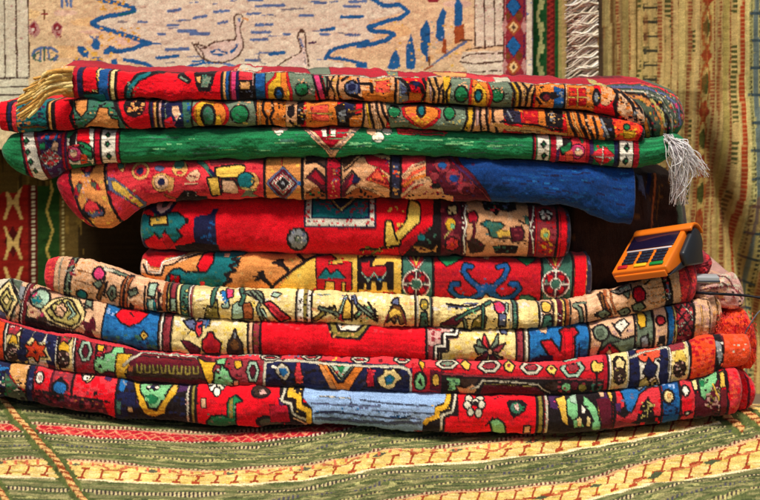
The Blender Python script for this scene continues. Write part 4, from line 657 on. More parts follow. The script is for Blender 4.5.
# ================================================================== 9
R9 = """
B N -40 12 -40 10; X G 16 -8 364 10 396 1.8; X W 10 -6 364 10 396 1.3; X u 8 -6 362 8 374 1.8; X K 16 -6 370 12 400 1.6; P t 0 9 358 30 362 27 392 18 384 10 372; X s 8 12 362 28 380 1.6; P i 0 6 372 14 380 26 396 24 408 6 402; X K 12 8 380 28 400 1.8; X W 6 8 384 24 396 1; X G 6 4 378 16 394 1.4
B N 30 35 26 32; X E 5 30 368 34 392 1.4; V K 1.6 30 25; V K 1.6 36.5 32
B c 37 117 33 115; X R 70 38 372 116 398 2.4; V x 2 53.5 49; E W .9 40.5 378 3.4 5; E p 0 41 378 1.6 2.4; P m 0 54 368 74 372 72 392 52 390; X c 12 54 372 72 384 1.8; E u 1.8 60.5 388 6.4 6.6; P K 0 58 378 62 376 64 382 58 382; V K 2 74 71
P C .9 80 372 93 375 91 380 87 382 84 379; E W .6 86 377 3.4 3; X K 4 82 374 92 380 .9; P V 0 104 376 112 378 110 382 104 380
P x 0 32 392 60 396 112 402 112 424 30 412; X K 46 34 392 112 412 2; X m 26 36 392 112 412 2; X z 8 76 398 104 408 1.3; P R 0 96 396 117 392 115 420 108 418 104 404; L K 1.2 36 391 70 396 110 402
V K 1.8 118 115; B N 119 136 116 136; X K 26 118 384 136 418 2; P u 0 120 378 127 380 124 392 119 390; X A 5 120 380 126 388 1; P C .6 128 407 133 407 133 412 128 412; P q 0 117 400 122 402 120 414 116 412
B K 136 190; X N 40 136 384 188 420 2; P V 0 174 378 190 380 188 390 178 392; X V 10 172 380 190 390 1.6; P V 0 136 392 142 392 144 408 138 404
P Y 1 133 380 139 381 145 396 149 408 157 412 161 405 168 396 172 386 178 386 176 394 168 404 164 414 154 417 145 413 140 402; P h 0 170 384 177 384 176 392 171 391
P l 1.2 140 382 171 384 166 394 162 400 157 408 150 407 147 398 142 392; E K 0 153 387 7 4.4; E W 0 149 386 2.4 2; E W 0 157 387 2.4 2; E N 0 153 387 1.8 2; P G 0 146 396 152 394 160 398 156 404 150 404; X l 8 144 390 164 402 1.6
V w 2.4 188.5 187.5; X p 6 186 386 190 420 1; V K 2 191; V v 2.6 193.8 193; V K 2 196.3 195.5
B R 197.5 286; X a 30 198 400 284 420 2; E W .8 213 388 3.6 3; E w .8 220 388 3.6 3; E W .8 217 392 3 3.6; E w .6 210 384 3 2.4; E w .6 224 384 3 2.4; P s .5 202 399 206 399 206 408 202 408; L K 1 195 400 198 404
P G 1 206 424 212 417 222 416 228 418 228 404 230 398 236 395 240 399 242 401 235 403 235 430 206 430; P v 0 229 400 233 397 233 418 229 418; X g 8 208 404 236 424 1.4
E K 0 261 393 10 6.4; E k 0 261 392 8 5; P p 0 258 391 264 389 267 394 261 396; X K 5 254 390 268 396 1; E K 0 270 421 15 6; E i 0 270 422 11 4
P K 0 279 384 304 384 304 396 303 402 312 404 313 424 318 430 284 430 286 414 280 404; L w 2.8 285 384 284 394 281.5 401 291 403.5 293 413 299 417 306 420; L Y 5.4 291 384 290 394 299 397.5 299.5 406 306 409.5 309 411 309 422; X h 8 288 388 308 418 1.3; P V 0 278 398 290 412 284 420; L s 2 294 418 306 424; P D 0 270 404 288 406 290 422 270 422
P L 0 304 378 452 382 448 400 441 408 437 430 313 430 312 408 303 398; X E 8 310 406 436 420 1.4; L E 1.6 312 403 340 405 380 406; L n 1.2 314 413 330 413 352 414 380 417 420 420; L E 2.6 316 418 360 421 420 424; L n 1 360 400 390 404 432 406; L E 1.2 372 410 400 412 436 414; L N 1 320 411 340 412 356 414; L E 1 350 396 352 408; L w .9 320 396 350 398; L B 1.2 390 416 410 417; X u 8 314 404 436 422 1.3
P K 0 453 386 460 386 458 428 440 438 422 432 424 420 434 418 434 406 444 402; L Y 5 450.5 386 448 398 445 407 437 409 436.5 417 428 420 425 424; L w 2.6 456.5 386 455 398 452 412 441.5 415 441 430; X h 6 430 396 452 420 1.2; P R 0 445 418 457 416 460 432 444 432
B R 458 536; X a 26 458 414 534 428 2; E w 1 469 399 3.6 4; E w 1 480 398 3.4 3.6; E w 1 467 405 3.4 3.6; E w 1 481 405 3.4 3.6; E w 1 475 402 3 3; E w .8 470 412 3 3.6; E w .8 478 413 3 3.6; E K 0 475 403 2.4 1.8; X K 4 494 396 508 398 1.3
P K 0 506 403 509 400 522 399 527 404 524 412 518 416 513 419 510 414; E q 0 516 408 6 6; P p 0 513 405 518 403 519 411 515 410; X G 6 510 402 524 412 1.1; X W 3 514 404 519 410 .9; P l 1.2 490 422 496 419 503 424 506 434 494 434; P s .6 524 426 530 426 530 431 524 431; L K 1.4 486 426 492 418
V K 2.4 537; V v 3.6 540; V K 2 543; V w 2.8 546; V K 1.4 548.4; X p 6 544 398 548 428 1; B K 549 612; P V 0 549 392 560 392 558 410 550 408; P P 0 552 402 558 398 560 404; P h .8 556 398 565 396 566 412 568 426 562 422 559 410; X Y 5 558 400 566 420 1.2
P l 1.2 567 400 574 393 577 402 577 416 572 420 567 414; P e 0 570 396 576 394 576 404 570 402; P l 0 572 420 580 420 584 426 574 428; P C 0 577 418 581 418 581 426 577 426; P W .6 581 404 585 408 584 414 581 414; P l 1 584 396 592 402 598 412 598 420 594 422 588 410 583 404; P C 0 586 416 590 418 590 426 586 426; P l 0 592 422 600 420 600 428 592 428; P h .8 597 404 603 408 605 420 602 424 598 414; X K 6 570 404 600 424 1.2
P V 0 596 386 609 384 610 400 602 402; P s .6 598 390 604 388 604 396 600 396; P h .8 608 392 612 391 612 400 609 401; V K 2 613.5; P x 0 596 398 610 398 611 428 602 428
B K 614 661; P c .8 616 390 621 390 622 398 624 406 618 410 616 420; P c .8 616 414 624 418 630 412 636 402 640 394 650 388 659 387 661 404 661 416 654 416 652 404 646 398 640 406 636 420 622 426 614 424; X R 16 616 392 660 424 1.8; P V 0 615 404 620 402 620 412 616 412; P u 1 621 388 652 382 646 388 638 394 634 404 630 412 626 410 624 398; X E 5 622 390 634 402 1.5; P A .5 636 386 648 384 640 390; P m 0 614 420 640 424 640 434 614 434
P K 0 640 416 647 396 654 414; X f 10 641 402 653 418 1.4; D f 0 647 402 1.6 1.6; L f 1.2 643 411 651 411; L f 1.2 647 404 647 418
V K 1.8 660.5 661.5; B B 662 678 663 679; X u 14 663 388 678 404 2; E C 1.6 667.5 396.5 4.2 5.6; E t 0 668 396 2 3; X N 12 663 404 678 418 1.6; X L 6 655 384 678 388 1.5; V K 1.8 679 680
B c 680 693 681.5 694; P R 0 681 400 692 398 692 410 682 412; E W 1.4 684.5 391 2.8 4.4; X x 10 680 410 693 416 1.6; E W .6 687 413 2 1.4; X m 6 680 380 692 386 1.4; V K 2.4 694 696; P C .8 692 380 697 379 697 389 693 390; B K 697 703 698 706; P x 0 694 394 704 392 706 416 696 416
P l 1 699 380 717 372 716 380 710 390 704 400 700 396; X K 5 700 378 708 384 1.2; P G 0 699 380 704 380 703 386 700 386; P x 0 704 402 711 390 717 380 720 384 721 416 704 418; X p 20 706 388 720 412 1.6; X v 8 706 386 720 412 1.3; L h 2 712 384 718 400; X K 10 704 386 720 416 1.2; V K 1.4 718 721; P h .8 719 374 723 372 724 386 719 387; P M 0 719 390 726 388 728 418 722 418; V K 2 725 728
B c 727.5 760 729.5 760; X R 30 728 372 756 412 2.2; X r 20 728 370 744 410 1.8; L m 1.6 742 368 744 410; L m 1 749 372 750 408
"""
r9 = thing('folded_rug', 'bottom folded rug with pale blue middle, green snakes on scarlet and black medallion bands', 'rug', (at(370, 428, .1)[0], .1, float(at(370, 428, .1)[2])), GR)
r9['label'] = 'bottom folded rug of the stack, pale blue in the middle between stepped yellow borders'
fold('fold', -14, 744, t9, b9, 'R', R9, Y0=-.046, parent=r9, el=5, er=9, seed=12, drop=.30, rib=.03, bulge=.46, bow=-.012)
fold('inner_layer', 728, 757, curve([728,370, 744,371, 757,378]), curve([728,410, 744,410, 757,404]), 'c', 'X R 60 728 370 757 410 2; L x 2 746 374 748 408', Y0=-.006, parent=r9, el=3, er=8, seed=92, depth=.2, bow=0, hair=.001)

def shag(px0, px1, pyc, ry, Y, parent, cols, n, seed, L=.012):
    rr = random.Random(seed); st = []
    for k in range(n):
        px = rr.uniform(px0, px1); t = rr.uniform(-1, 1); py = pyc+ry*t; y = Y-.012*(1-t*t)+rr.uniform(0, .012)*(px-px0)/(px1-px0)
        a = np.array([float(q) for q in at(px, py, y)]); d = np.array([rr.uniform(-.2, .9), rr.uniform(-1, -.1), rr.uniform(-1.1, .5)]); d /= np.linalg.norm(d); l = L*rr.uniform(.5, 1.2)
        c = a+d*l*.5+np.array([rr.uniform(-.002, .002), 0, rr.uniform(-.001, .002)]); e = a+d*l+np.array([rr.uniform(-.002, .002), 0, -.003])
        st.append((spline([a, c, e], 6), .0008, .0004, rr.choice(cols)))
    return tubes('loose_pile', st, M_YARN, parent, 4)
shag(716, 756, 338, 26, .016, r8, ['e03018', 'c8201c', 'f05030', 'b01820'], 300, 1, .0035)
# ================================================================== the cloth they lie on
PX = [-200, 0, 50, 100, 200, 250, 300, 340, 370, 390, 430, 450, 480, 530, 580, 640, 700, 760, 960]
def cv_(d):
    x = np.array(d[0::2], float); y = np.array(d[1::2], float)
    xs = np.linspace(-300, 1060, 341); v = np.interp(xs, x, y); k = np.hanning(9); k /= k.sum()
    v = np.convolve(np.pad(v, 4, 'edge'), k, 'valid')
    return lambda q: np.interp(q, xs, v)
STR = [cv_(d) for d in (
    [-300,412, 0,424, 50,427, 100,431, 200,435, 250,432, 300,427, 340,420, 370,414, 450,404, 600,384, 760,362, 1060,330],
    [-300,421, 0,433, 50,437, 100,441, 200,445, 250,443, 300,438, 340,431, 370,425, 450,414, 600,394, 760,372, 1060,340],
    [-300,450, 0,463, 100,467, 200,472, 300,465, 350,457, 390,450, 430,448, 480,444, 530,437, 580,428, 640,418, 700,409, 760,399, 1060,350],
    [-300,466, 0,479, 100,483, 200,486, 300,481, 350,475, 390,468, 430,466, 480,466, 530,459, 580,450, 640,440, 700,427, 760,416, 1060,367],
    [-300,530, 0,540, 200,545, 300,525, 400,502, 450,493, 500,490, 560,484, 600,476, 640,465, 700,448, 760,435, 1060,380],
    [-300,550, 0,562, 200,567, 300,548, 400,525, 450,518, 500,514, 560,507, 600,500, 640,491, 700,476, 760,464, 1060,410])]
def gz(X, Y):
    "height of the cloth: it rises under the raised ends of the lowest rug and flattens towards the viewer"
    px = 380 + X/K/2.0
    z = at(px, b9(px)+1.5, 0.0)[2]
    flat = at(380, 431, 0.0)[2]-.002
    px_c = np.clip(px, -40, 800); z = at(px_c, b9(px_c)+1.5, 0.0)[2]
    w = np.exp(-np.maximum(-Y-.03, 0)/.13)
    return flat+(z-flat)*w - .002 - .30*np.clip((np.abs(px-380)-90)/170, 0, 1)**1.3*np.clip(Y-.03, 0, 1)
def weave_floor():
    fx = np.arange(-.74, .741, .00105); xs = np.concatenate([np.linspace(-1.6, -.745, 18), fx, np.linspace(.745, 1.6, 18)])
    fy = np.arange(-.46, .0301, .0018); ys = np.concatenate([np.linspace(-1.3, -.465, 18), fy, np.linspace(.036, .55, 10)])
    X, Y = np.meshgrid(xs, ys); Z = gz(X, Y)
    n, m = X.shape
    px, py = measure(X, np.minimum(Y, .05), Z)
    y = [f(px) for f in STR]
    y = [y[0]-40, *y, y[5]+44, y[5]+66, y[5]+120, y[5]+160, y[5]+260]
    v = np.zeros((n, m)); 
    for k in range(len(y)-1):
        t = (py-y[k])/(y[k+1]-y[k]); mk = (t >= 0) & (t < 1); v[mk] = k+t[mk]
    v[py >= y[-1]] = 9.5
    k = v.astype(int); f = v-k
    col = np.zeros((n, m, 3))
    rng = np.random.default_rng(5)
    # green ground with woven lines
    gl = {'a': lin('74744a'), 'b': lin('5c643a'), 'c': lin('90895c'), 'd': lin('464e2e'), 'e': lin('8e9560')}
    u = px*1.0
    green = (k % 2 == 0)
    nb = smooth_noise(n, m, 46, 2.0, rng)
    lay = np.sin(f*39+nb*1.4)+.6*np.sin(f*83+1.7)+.5*nb
    g = np.where((lay > .9)[..., None], gl['c'], np.where((lay > .1)[..., None], gl['a'], np.where((lay > -.9)[..., None], gl['b'], gl['d'])))
    col[:] = g
    # thin dotted lines
    for c0, wd_, per, c1, c2 in ((.14, .020, 4.2, 'c0b080', '3a3030'), (.40, .018, 4.8, '4c4a54', '7c784c'), (.66, .020, 4.4, 'b8ac70', '4a4038'), (.95, .026, 4.4, 'c8b088', '6a3430')):
        mk = green & (np.abs(f-c0-.012*nb) < wd_*1.2); on = ((u+c0*50) % per) < per*.5
        col[mk & on] = lin(c1); col[mk & ~on] = lin(c2)
    for c0 in (.27, .49, .71):
        mk = green & (np.abs(f-c0-.02*nb) < .018) & (smooth_noise(n, m, 18, 3, rng) > -.3); col[mk] = lin('a4a066')
    # red stripe (1) and the yellow ones with their row of small feet
    mk = k == 1
    zig = np.abs(((u+f*8)/26) % 1-.5)*2
    fine = np.abs(f-(.2+.6*zig)) < .07; fine2 = np.abs(f-(.8-.6*zig)) < .05
    col[mk] = lin('b4202c'); r_ = smooth_noise(n, m, 14, 1.6, rng); col[mk & (r_ > .7)] = lin('cc4440')
    col[mk & (fine | fine2)] = lin('dc8060'); col[mk & (f > .86)] = lin('5c1c28'); col[mk & (f > .86) & (u % 4.4 < 2)] = lin('d8c0a0'); col[mk & (f < .10)] = lin('d88a70')
    for kk, sgn in ((3, 1), (5, 1), (7, 1)):
        mk = k == kk
        base = lin('dcbc6c'); col[mk] = base; col[mk & (r_ > .6)] = lin('e6cc88'); col[mk & (r_ < -.9)] = lin('ccaa50')
        red = lin('9c4022')
        for (lo, hi, off) in ((.42, .88, 0), (.06, .46, 9)) if kk == 5 else ((.40, .88, 0),):
            p = ((u+off+3*np.sin(u/90)) % 19)/19; q = (f-lo)/(hi-lo)
            stem = (np.abs(p-.5-.22*(.5-q)) < .062) & (q > 0) & (q < 1)
            foot = (np.abs(p-.42) < .22) & (q > .86) & (q < 1.04)
            arm = (np.abs(p-.66) < .22) & (q > -.10) & (q < .08)
            col[mk & (stem | foot | arm)] = red
        if kk != 5:
            p = ((u) % 76)/76; d = np.abs(np.abs(p-.5)*2-(f*1.25)); x_ = (np.abs((np.abs(p-.5)*2.6)-(.42-f)*2) < .10) & (f > .08) & (f < .42)
            col[mk & x_] = lin('b0643c')
            p2 = np.abs(((u+38) % 76)-38); col[mk & (p2/8+np.abs(f-.22)/.10 < 1)] = lin('5c5a44')
            col[mk & (f < .26) & (np.abs(((u) % 11)-5) < 1.4)] = lin('c86a48')
        else:
            p2 = np.abs(((u) % 57)-28); col[mk & (p2/9+np.abs(f-.48)/.09 < 1)] = lin('4c5438'); col[mk & (np.abs(f-.46) < .03) & (p2 > 12)] = lin('b86a40')
        col[mk & ((f > .93))] = lin('f2dcae'); col[mk & (f < .055)] = lin('e0a878')
    # seams: a laced cord with a darker strip each side
    def seam(p0, p1, lo, hi):
        (ax, ay), (bx, by) = p0, p1; L = math.hypot(bx-ax, by-ay); ux, uy = (bx-ax)/L, (by-ay)/L
        d = (px-ax)*-uy+(py-ay)*ux; s = (px-ax)*ux+(py-ay)*uy; r = (s > lo*L) & (s < hi*L)
        dk = r & (np.abs(d) < 7.5+1.2*nb); col[dk] = lin('545e30')*(1+.18*smooth_noise(n, m, 5, 7, rng))[dk][:, None]
        cd = r & (np.abs(d) < 2.7); tw = ((s+d*1.3) % 6.2) < 3.3
        col[cd & tw] = lin('d8a868'); col[cd & ~tw] = lin('8c4420')
        return cd
    c1 = seam((0, 397), (84, 500), -.3, 1.9); c2 = seam((-14, 474), (12, 508), -.5, 3); c3 = seam((716, 410), (778, 452), -.1, .45); c4 = seam((742, 410), (820, 462), -.1, .6)
    lum = (1+.09*rng.standard_normal((n, m)))*(1+.16*smooth_noise(n, m, 7, 1.5, rng))*(1+.07*smooth_noise(n, m, 80, 30, rng))
    col *= np.clip(lum, .4, 1.6)[..., None]
    Z = Z+.0005*rng.standard_normal((n, m))+.0009*smooth_noise(n, m, 60, 8, rng)+.0009*np.sin(py*1.15+.6*nb)
    Z = Z+np.where(c1 | c2 | c3 | c4, .0025, 0)
    wr = (.007*smooth_noise(n, m, 330, 62, rng)+.0035*smooth_noise(n, m, 150, 20, rng))*np.clip(-(Y+.02)/.08, 0, 1); Z = Z+wr
    me = mesh_np('woven_floor_cloth', np.stack([X, Y, Z], -1).reshape(-1, 3), grid_faces(n, m), col.reshape(-1, 3))
    o = link('flat_woven_rug', me, M_GND)
    return tag(o, 'green flat woven rug with yellow and red stripes, spread under the whole stack', 'rug')
weave_floor()
# ground under it and the wall behind, as the stall stands
zf = float(at(380, 431, 0)[2])-.03
def slab(name, x0, x1, y0, y1, z0, z1, col):
    nx, ny = 24, 24
    me = bpy.data.meshes.new(name)
    v = [(x, y, z) for z in (z0, z1) for y in (y0, y1) for x in (x0, x1)]
    f = [(0, 1, 3, 2), (4, 6, 7, 5), (0, 4, 5, 1), (2, 3, 7, 6), (0, 2, 6, 4), (1, 5, 7, 3)]
    me.from_pydata(v, [], f); o = link(name, me, solid(name+'_surface', col, .85)); return tag(o, kind='structure')
slab('ground', -4, 4, -3.5, 3, zf-.12, zf-.03, '6a5a48')
YW = .40
o = slab('wall', -2.4, 2.4, YW+.16, YW+.28, zf-.03, 1.9, '4a3826'); tag(o, 'dark plaster wall behind the hanging rugs', 'wall'); del o['kind']

# ================================================================== hangings
def hanging(name, px0, px1, py0, py1, Yf, colf, label, sx=1.0, thick=.004, pitch=.95, seed=1, mat=None):
    xs = np.arange(px0, px1+.01, pitch); ys = np.arange(py0, py1+.01, pitch)
    PXX, PYY = np.meshgrid(xs, ys); n, m = PXX.shape; rng = np.random.default_rng(seed)
    Y0 = float(np.mean(Yf(np.array([px0, px1]), np.array([py0, py1]))))
    X, _, Z = at(PXX, PYY, Y0+0*PXX)
    # an upright cloth: straight in x and z, then pushed into folds
    Yd = Yf(PXX, PYY)
    col = colf(PXX, PYY, rng, n, m)
    col = col*np.clip((1+.06*rng.standard_normal((n, m)))*(1+.06*smooth_noise(n, m, 70, 50, rng)), .4, 1.6)[..., None]
    Yd = Yd+.00016*rng.standard_normal((n, m))+.0003*smooth_noise(n, m, 5, 5, rng)
    V = np.stack([X, Yd, Z], -1).reshape(-1, 3)
    me = mesh_np(name, V, grid_faces(n, m)[:, ::-1], col.reshape(-1, 3))
    o = link(name, me, mat or M_FLAT)
    md = o.modifiers.new('thickness', 'SOLIDIFY'); md.thickness = thick; md.offset = -1
    return tag(o, label, 'wall hanging', 'textiles hung behind the stack')

PICT = """
P w 0 -400 -200 30 -200 27 120 -400 120
X W 90 -60 -60 26 74 1.3; X p 30 -60 -60 26 74 1.2; L k 1.1 3 -80 4.5 77; L k 1.1 14 -80 16 77; L k 1.2 26 -80 28 77; L k 1.1 -9 -80 -8 77; L k 1.1 -22 -80 -21 77; L K 1 -80 79 27 78; L K 1 -80 88 30 87; L K 1 -80 95 32 95; L K 1 -80 104 40 104
P w 0 -80 81 28 80 28 86 -80 86; P w 0 -80 97 34 97 34 103 -80 103
L E 2 60 -6 61 7; L E 2 65 -4 66 6; L E 2 70 -4 70 6; L b 1.4 43 10 43 19; L m 1.5 40 14 46 14
P p 0 27 26 33 20 38 26 39 33 34 38 28 33; P m 0 29 26 33 22 36 28 33 34; E W 0 32 30 1.6 1.6; X m 9 26 20 40 38 1; P p 0 50 27 56 21 62 27 60 34 56 39 51 33; E m 0 56 27 4 4; E W 0 56 28 1.4 1.4; X m 9 50 20 62 38 1
L E 2 31 55 34 50 40 48 50 48 56 52; L q 1.6 34 60 32 56 38 52; L E 1.5 40 50 39 60; L q 1.8 43 48 43 60; L E 1.5 47 50 48 60; L q 1.8 54 58 50 60; L q 1.4 34 60 40 62; L E 2 56 56 53 60; X g 16 30 48 57 62 1
P B 0 76 46 82 46 88 52 87 58 82 57 77 52; P B 0 92 40 96 38 100 44 98 50 94 50 90 46; P B 0 103 50 109 45 114 47 116 52 110 55 103 55; P B 0 90 58 96 57 102 58 101 66 94 68 89 63; P B 0 72 60 78 58 81 63 76 68 71 67; P B 0 111 60 116 58 117 70 110 68; L E 1.6 89 36 94 40; L E 1.6 96 37 101 36; P y 0 90 52 97 52 96 57 91 57; X y 22 74 44 116 70 1.4; X h 16 96 26 140 50 1.6
P w 0 97 -80 115 1 136 11 118 15 100 20 91 24 100 27 120 33 136 40 153 44 140 46 128 52 116 52 124 61 140 63 158 72 158 110 330 110 345 62 325 60 327 52 345 46 375 38 366 26 372 20 408 11 395 4 372 -80
L B 3.6 80 -14 100 0 112 2 124 5 133 8 134 11 122 14 108 16 98 19 91 23 97 27 108 30 122 34 134 38 144 42 150 43 142 45 132 49 120 51 114 51; L B 1.5 148 43 160 44; L T 1.2 118 15 134 12; L B 3 124 60 136 62 148 65 154 70; L u 2 182 71 190 66 205 63 215 63; L u 1.5 192 62 204 61
L E 2 218 62 228 65 240 68; X E 8 190 62 240 70 1.2; X h 30 98 -6 130 10 1.4; X h 30 98 28 140 42 1.4
L E 2.2 168 11 180 9.5; L E 2.2 193 18 205 16; L E 2 213 12 229 10.5; L E 2 138 22 146 22; L E 2 167 25.5 178 25.5; L E 2.2 178 31 196 31; L E 2.4 190 34 208 33.5; L E 1.8 158 34 165 34; L E 2.4 166 49.5 188 49; L B 2.4 156 58 178 56; L E 2 218 23.5 227 21; L A 1.6 118 22 126 22
L E 2 247 14 260 13; L E 2.2 256 6 284 5; L E 2.4 256 25 272 24.5; L E 2.6 252 32.5 270 32; L E 2.4 251 40 267 39; L B 3 270 54 284 52.5; L E 2.4 246 60 260 60; L E 1.8 284 34 290 34; L A 1.6 282 10 303 8.5; L E 2.2 300 15.5 313 15.5; L E 2 315 3 326 2.5; L B 2.8 322 30 334 28.5; L E 1.6 320 34 330 34; L B 2.8 342 17 362 16.5; L E 2 346 35 360 34.5; L E 2 344 6 360 6; L E 2.4 350 2 366 1; L V 1.4 309 43 316 42; L E 2 248 0 262 0; L A 1.4 178 21 190 20
P W 0 196 46 206 47 214 42 226 41 236 38 236 24 240 17 242 22 240 30 243 41 241 52 232 59 222 61 211 60 202 56; P W 0 300 40 304 40 308 66 284 66 294 57 301 54; L k 1.2 192 43 196 51 202 59 211 62 222 63 232 60 239 55 243 48 243 41 240 33 240 27 242 22 243 19 241 15 237 14 234 17 234 23 235 30 236 36 234 40 226 40.5 214 42 206 47 200 49 195 45 198 43; L k 1 193 44 205 46; L t 1.3 243 18 248 20; L B 1.8 211 52 218 50 226 53 234 50 237 45; L B 1.6 212 54 222 55 232 52 236 47; E E 0 239 20 1.4 2; L k 1.2 195 45 202 52 204 60; X W 14 206 44 232 58 1.2
L k 1.1 278 66 286 60 294 56 300 53 302 50 300 44 298 38 299 32 302 29 305 32 306 37 306 44 306 50 308 56 309 66; E k 0 302 31 3 2.2; L A 1 304 52 306 64; L A 1 260 52 258 58 262 64 266 64; X W 14 288 54 306 66 1.2; L E 1.4 300 38 303 46
L B 3.4 366 -30 371 -2 384 6 398 4 405 9 408 12 400 18 390 20 378 24 368 27 372 31 388 32 394 34 386 40 372 44 358 46; L B 3 330 52 336 48 345 46 358 43 368 41; L B 2.6 326 56 334 58 344 59 356 62 366 64; L B 3 326 58 330 51; L u 1.6 376 25 392 20; P B 0 356 62 366 62 368 68 356 68
P B 0 387 68 392 54 396 48 399 56 400 68 392 70; P B 0 406 68 406 46 411 34 414 46 416 60 414 70; P B 0 421 50 420 30 427 20 430 28 430 44 426 56 422 54; L B 2 427 54 427 60; P B 0 436 38 437 20 443 7 446 12 444 26 445 38 441 42; P B 0 454 22 455 4 458 -4 463 6 463 20 460 27 455 26; X L 12 390 8 464 66 .9; X y 20 384 20 460 68 1.4; X e 8 388 20 462 66 1
P b 0 427 56 430 56 430 66 428 66; P z 0 443 38 447 40 447 54 442 52; P z 0 454 27 464 24 465 40 455 44; L A 1.4 430 67 446 54 466 40; L z 1.4 424 70 432 66; P m 0 424 -6 440 -6 438 2 428 2; L E 1.4 436 62 466 42
P w 0 474 -200 504 -200 504 46 474 46; L k 1.2 474 -80 475 46; L k 1.2 483 -80 485 48; L k 1.1 493 -80 495 46; L k 1 503 -80 504 78; X W 60 475 -60 503 46 1.1; X p 16 475 -60 503 46 1; L k 1.2 474 -80 475 46; L k 1.2 483 -80 485 48; L k 1.1 493 -80 495 46;  L k 1.2 466 50 476 48 504 45; P w 0 462 52 504 50 504 74 470 74 460 62; L k 1.3 462 58 470 54 504 53; L k 1.3 460 62 476 64 504 61; L k 1.3 462 72 480 72 504 70; L k 1.2 460 40 472 40; X W 26 464 52 503 74 1.4; L k 1.2 462 82 504 80
P m 0 504 -200 526 -200 526 140 504 140; L p 1 505 -90 505 120; L k 1 503.6 -90 503.6 120; L V 1 524 -90 524 120
P A 0 526 -200 533 -200 533 140 526 140; P w 0 527 -200 532 -200 532 140 527 140; X E 30 526 -60 533 90 .9
"""
for y in range(-110, 130, 40):
    PICT += "D p 0 505 %g 3 9; D p 0 524 %g 3 9; D N 0 513.5 %g 8 11; D u 0 513.5 %g 7 10; D B 0 513.5 %g 4 6; D z 0 513.5 %g 8 9; D C 0 513.5 %g 4.5 6; D k 0 513.5 %g 2 3; D b 0 519 %g 4 6; D b 0 508 %g 3 5\n" % (y+16, y+16, y-4, y-4, y-4, y+17, y+17, y+17, y+6, y+6)
def pict(PXX, PYY, rng, n, m):
    c = Canvas(-140, -90, 536, 160, 's', S=1.5); c.a[:] = lin('eed8a8')
    yy = np.linspace(0, 1, c.h)[:, None]; nz_ = smooth_noise(c.h, c.w, 60, 18, rng); c.a *= (1+.05*nz_)[..., None]
    mask = smooth_noise(c.h, c.w, 50, 14, rng); c.a[mask > .8] = lin('f4d698'); c.a[mask < -1.2] = lin('ecd0b4')
    PALL['w'] = lin('e9e6c8'); PALL['B'] = lin('2468a4'); PALL['E'] = lin('5f80b0'); c.wk = 1.3; PALL['k'] = lin('5c4434'); PALL['K'] = lin('54443c'); c.draw(PICT)
    rd = random.Random(9)                                       # more of the small blue ripples
    for _ in range(46):
        a = rd.uniform(160, 345); b = rd.uniform(-60, 64)
        if 190 < a < 250 and 12 < b < 66 or 275 < a < 312 and b > 26: continue
        c.stroke(rd.choice('EAE'), .9, [a, b, a+rd.uniform(4, 13), b-rd.uniform(-.5, 1.2)])
    j = rng.standard_normal((n, m))*.12
    col = c.sample(PXX+j, PYY+rng.standard_normal((n, m))*.12)
    for q_ in 'wBEkK': PALL[q_] = lin(PAL[q_])
    return col*(1+.05*smooth_noise(n, m, 1.5, 30, rng))[..., None]
hanging('pictorial_rug', -140, 533, -90, 150, lambda x, y: YW-.02+.006*np.sin(x/83+y/300)+.003*np.sin(x/31)-(np.clip(y-60, 0, 99)/99)*.01, pict,
        'cream pictorial rug with two outlined ducks and blue ripples, behind the stack', pitch=.9, seed=21)

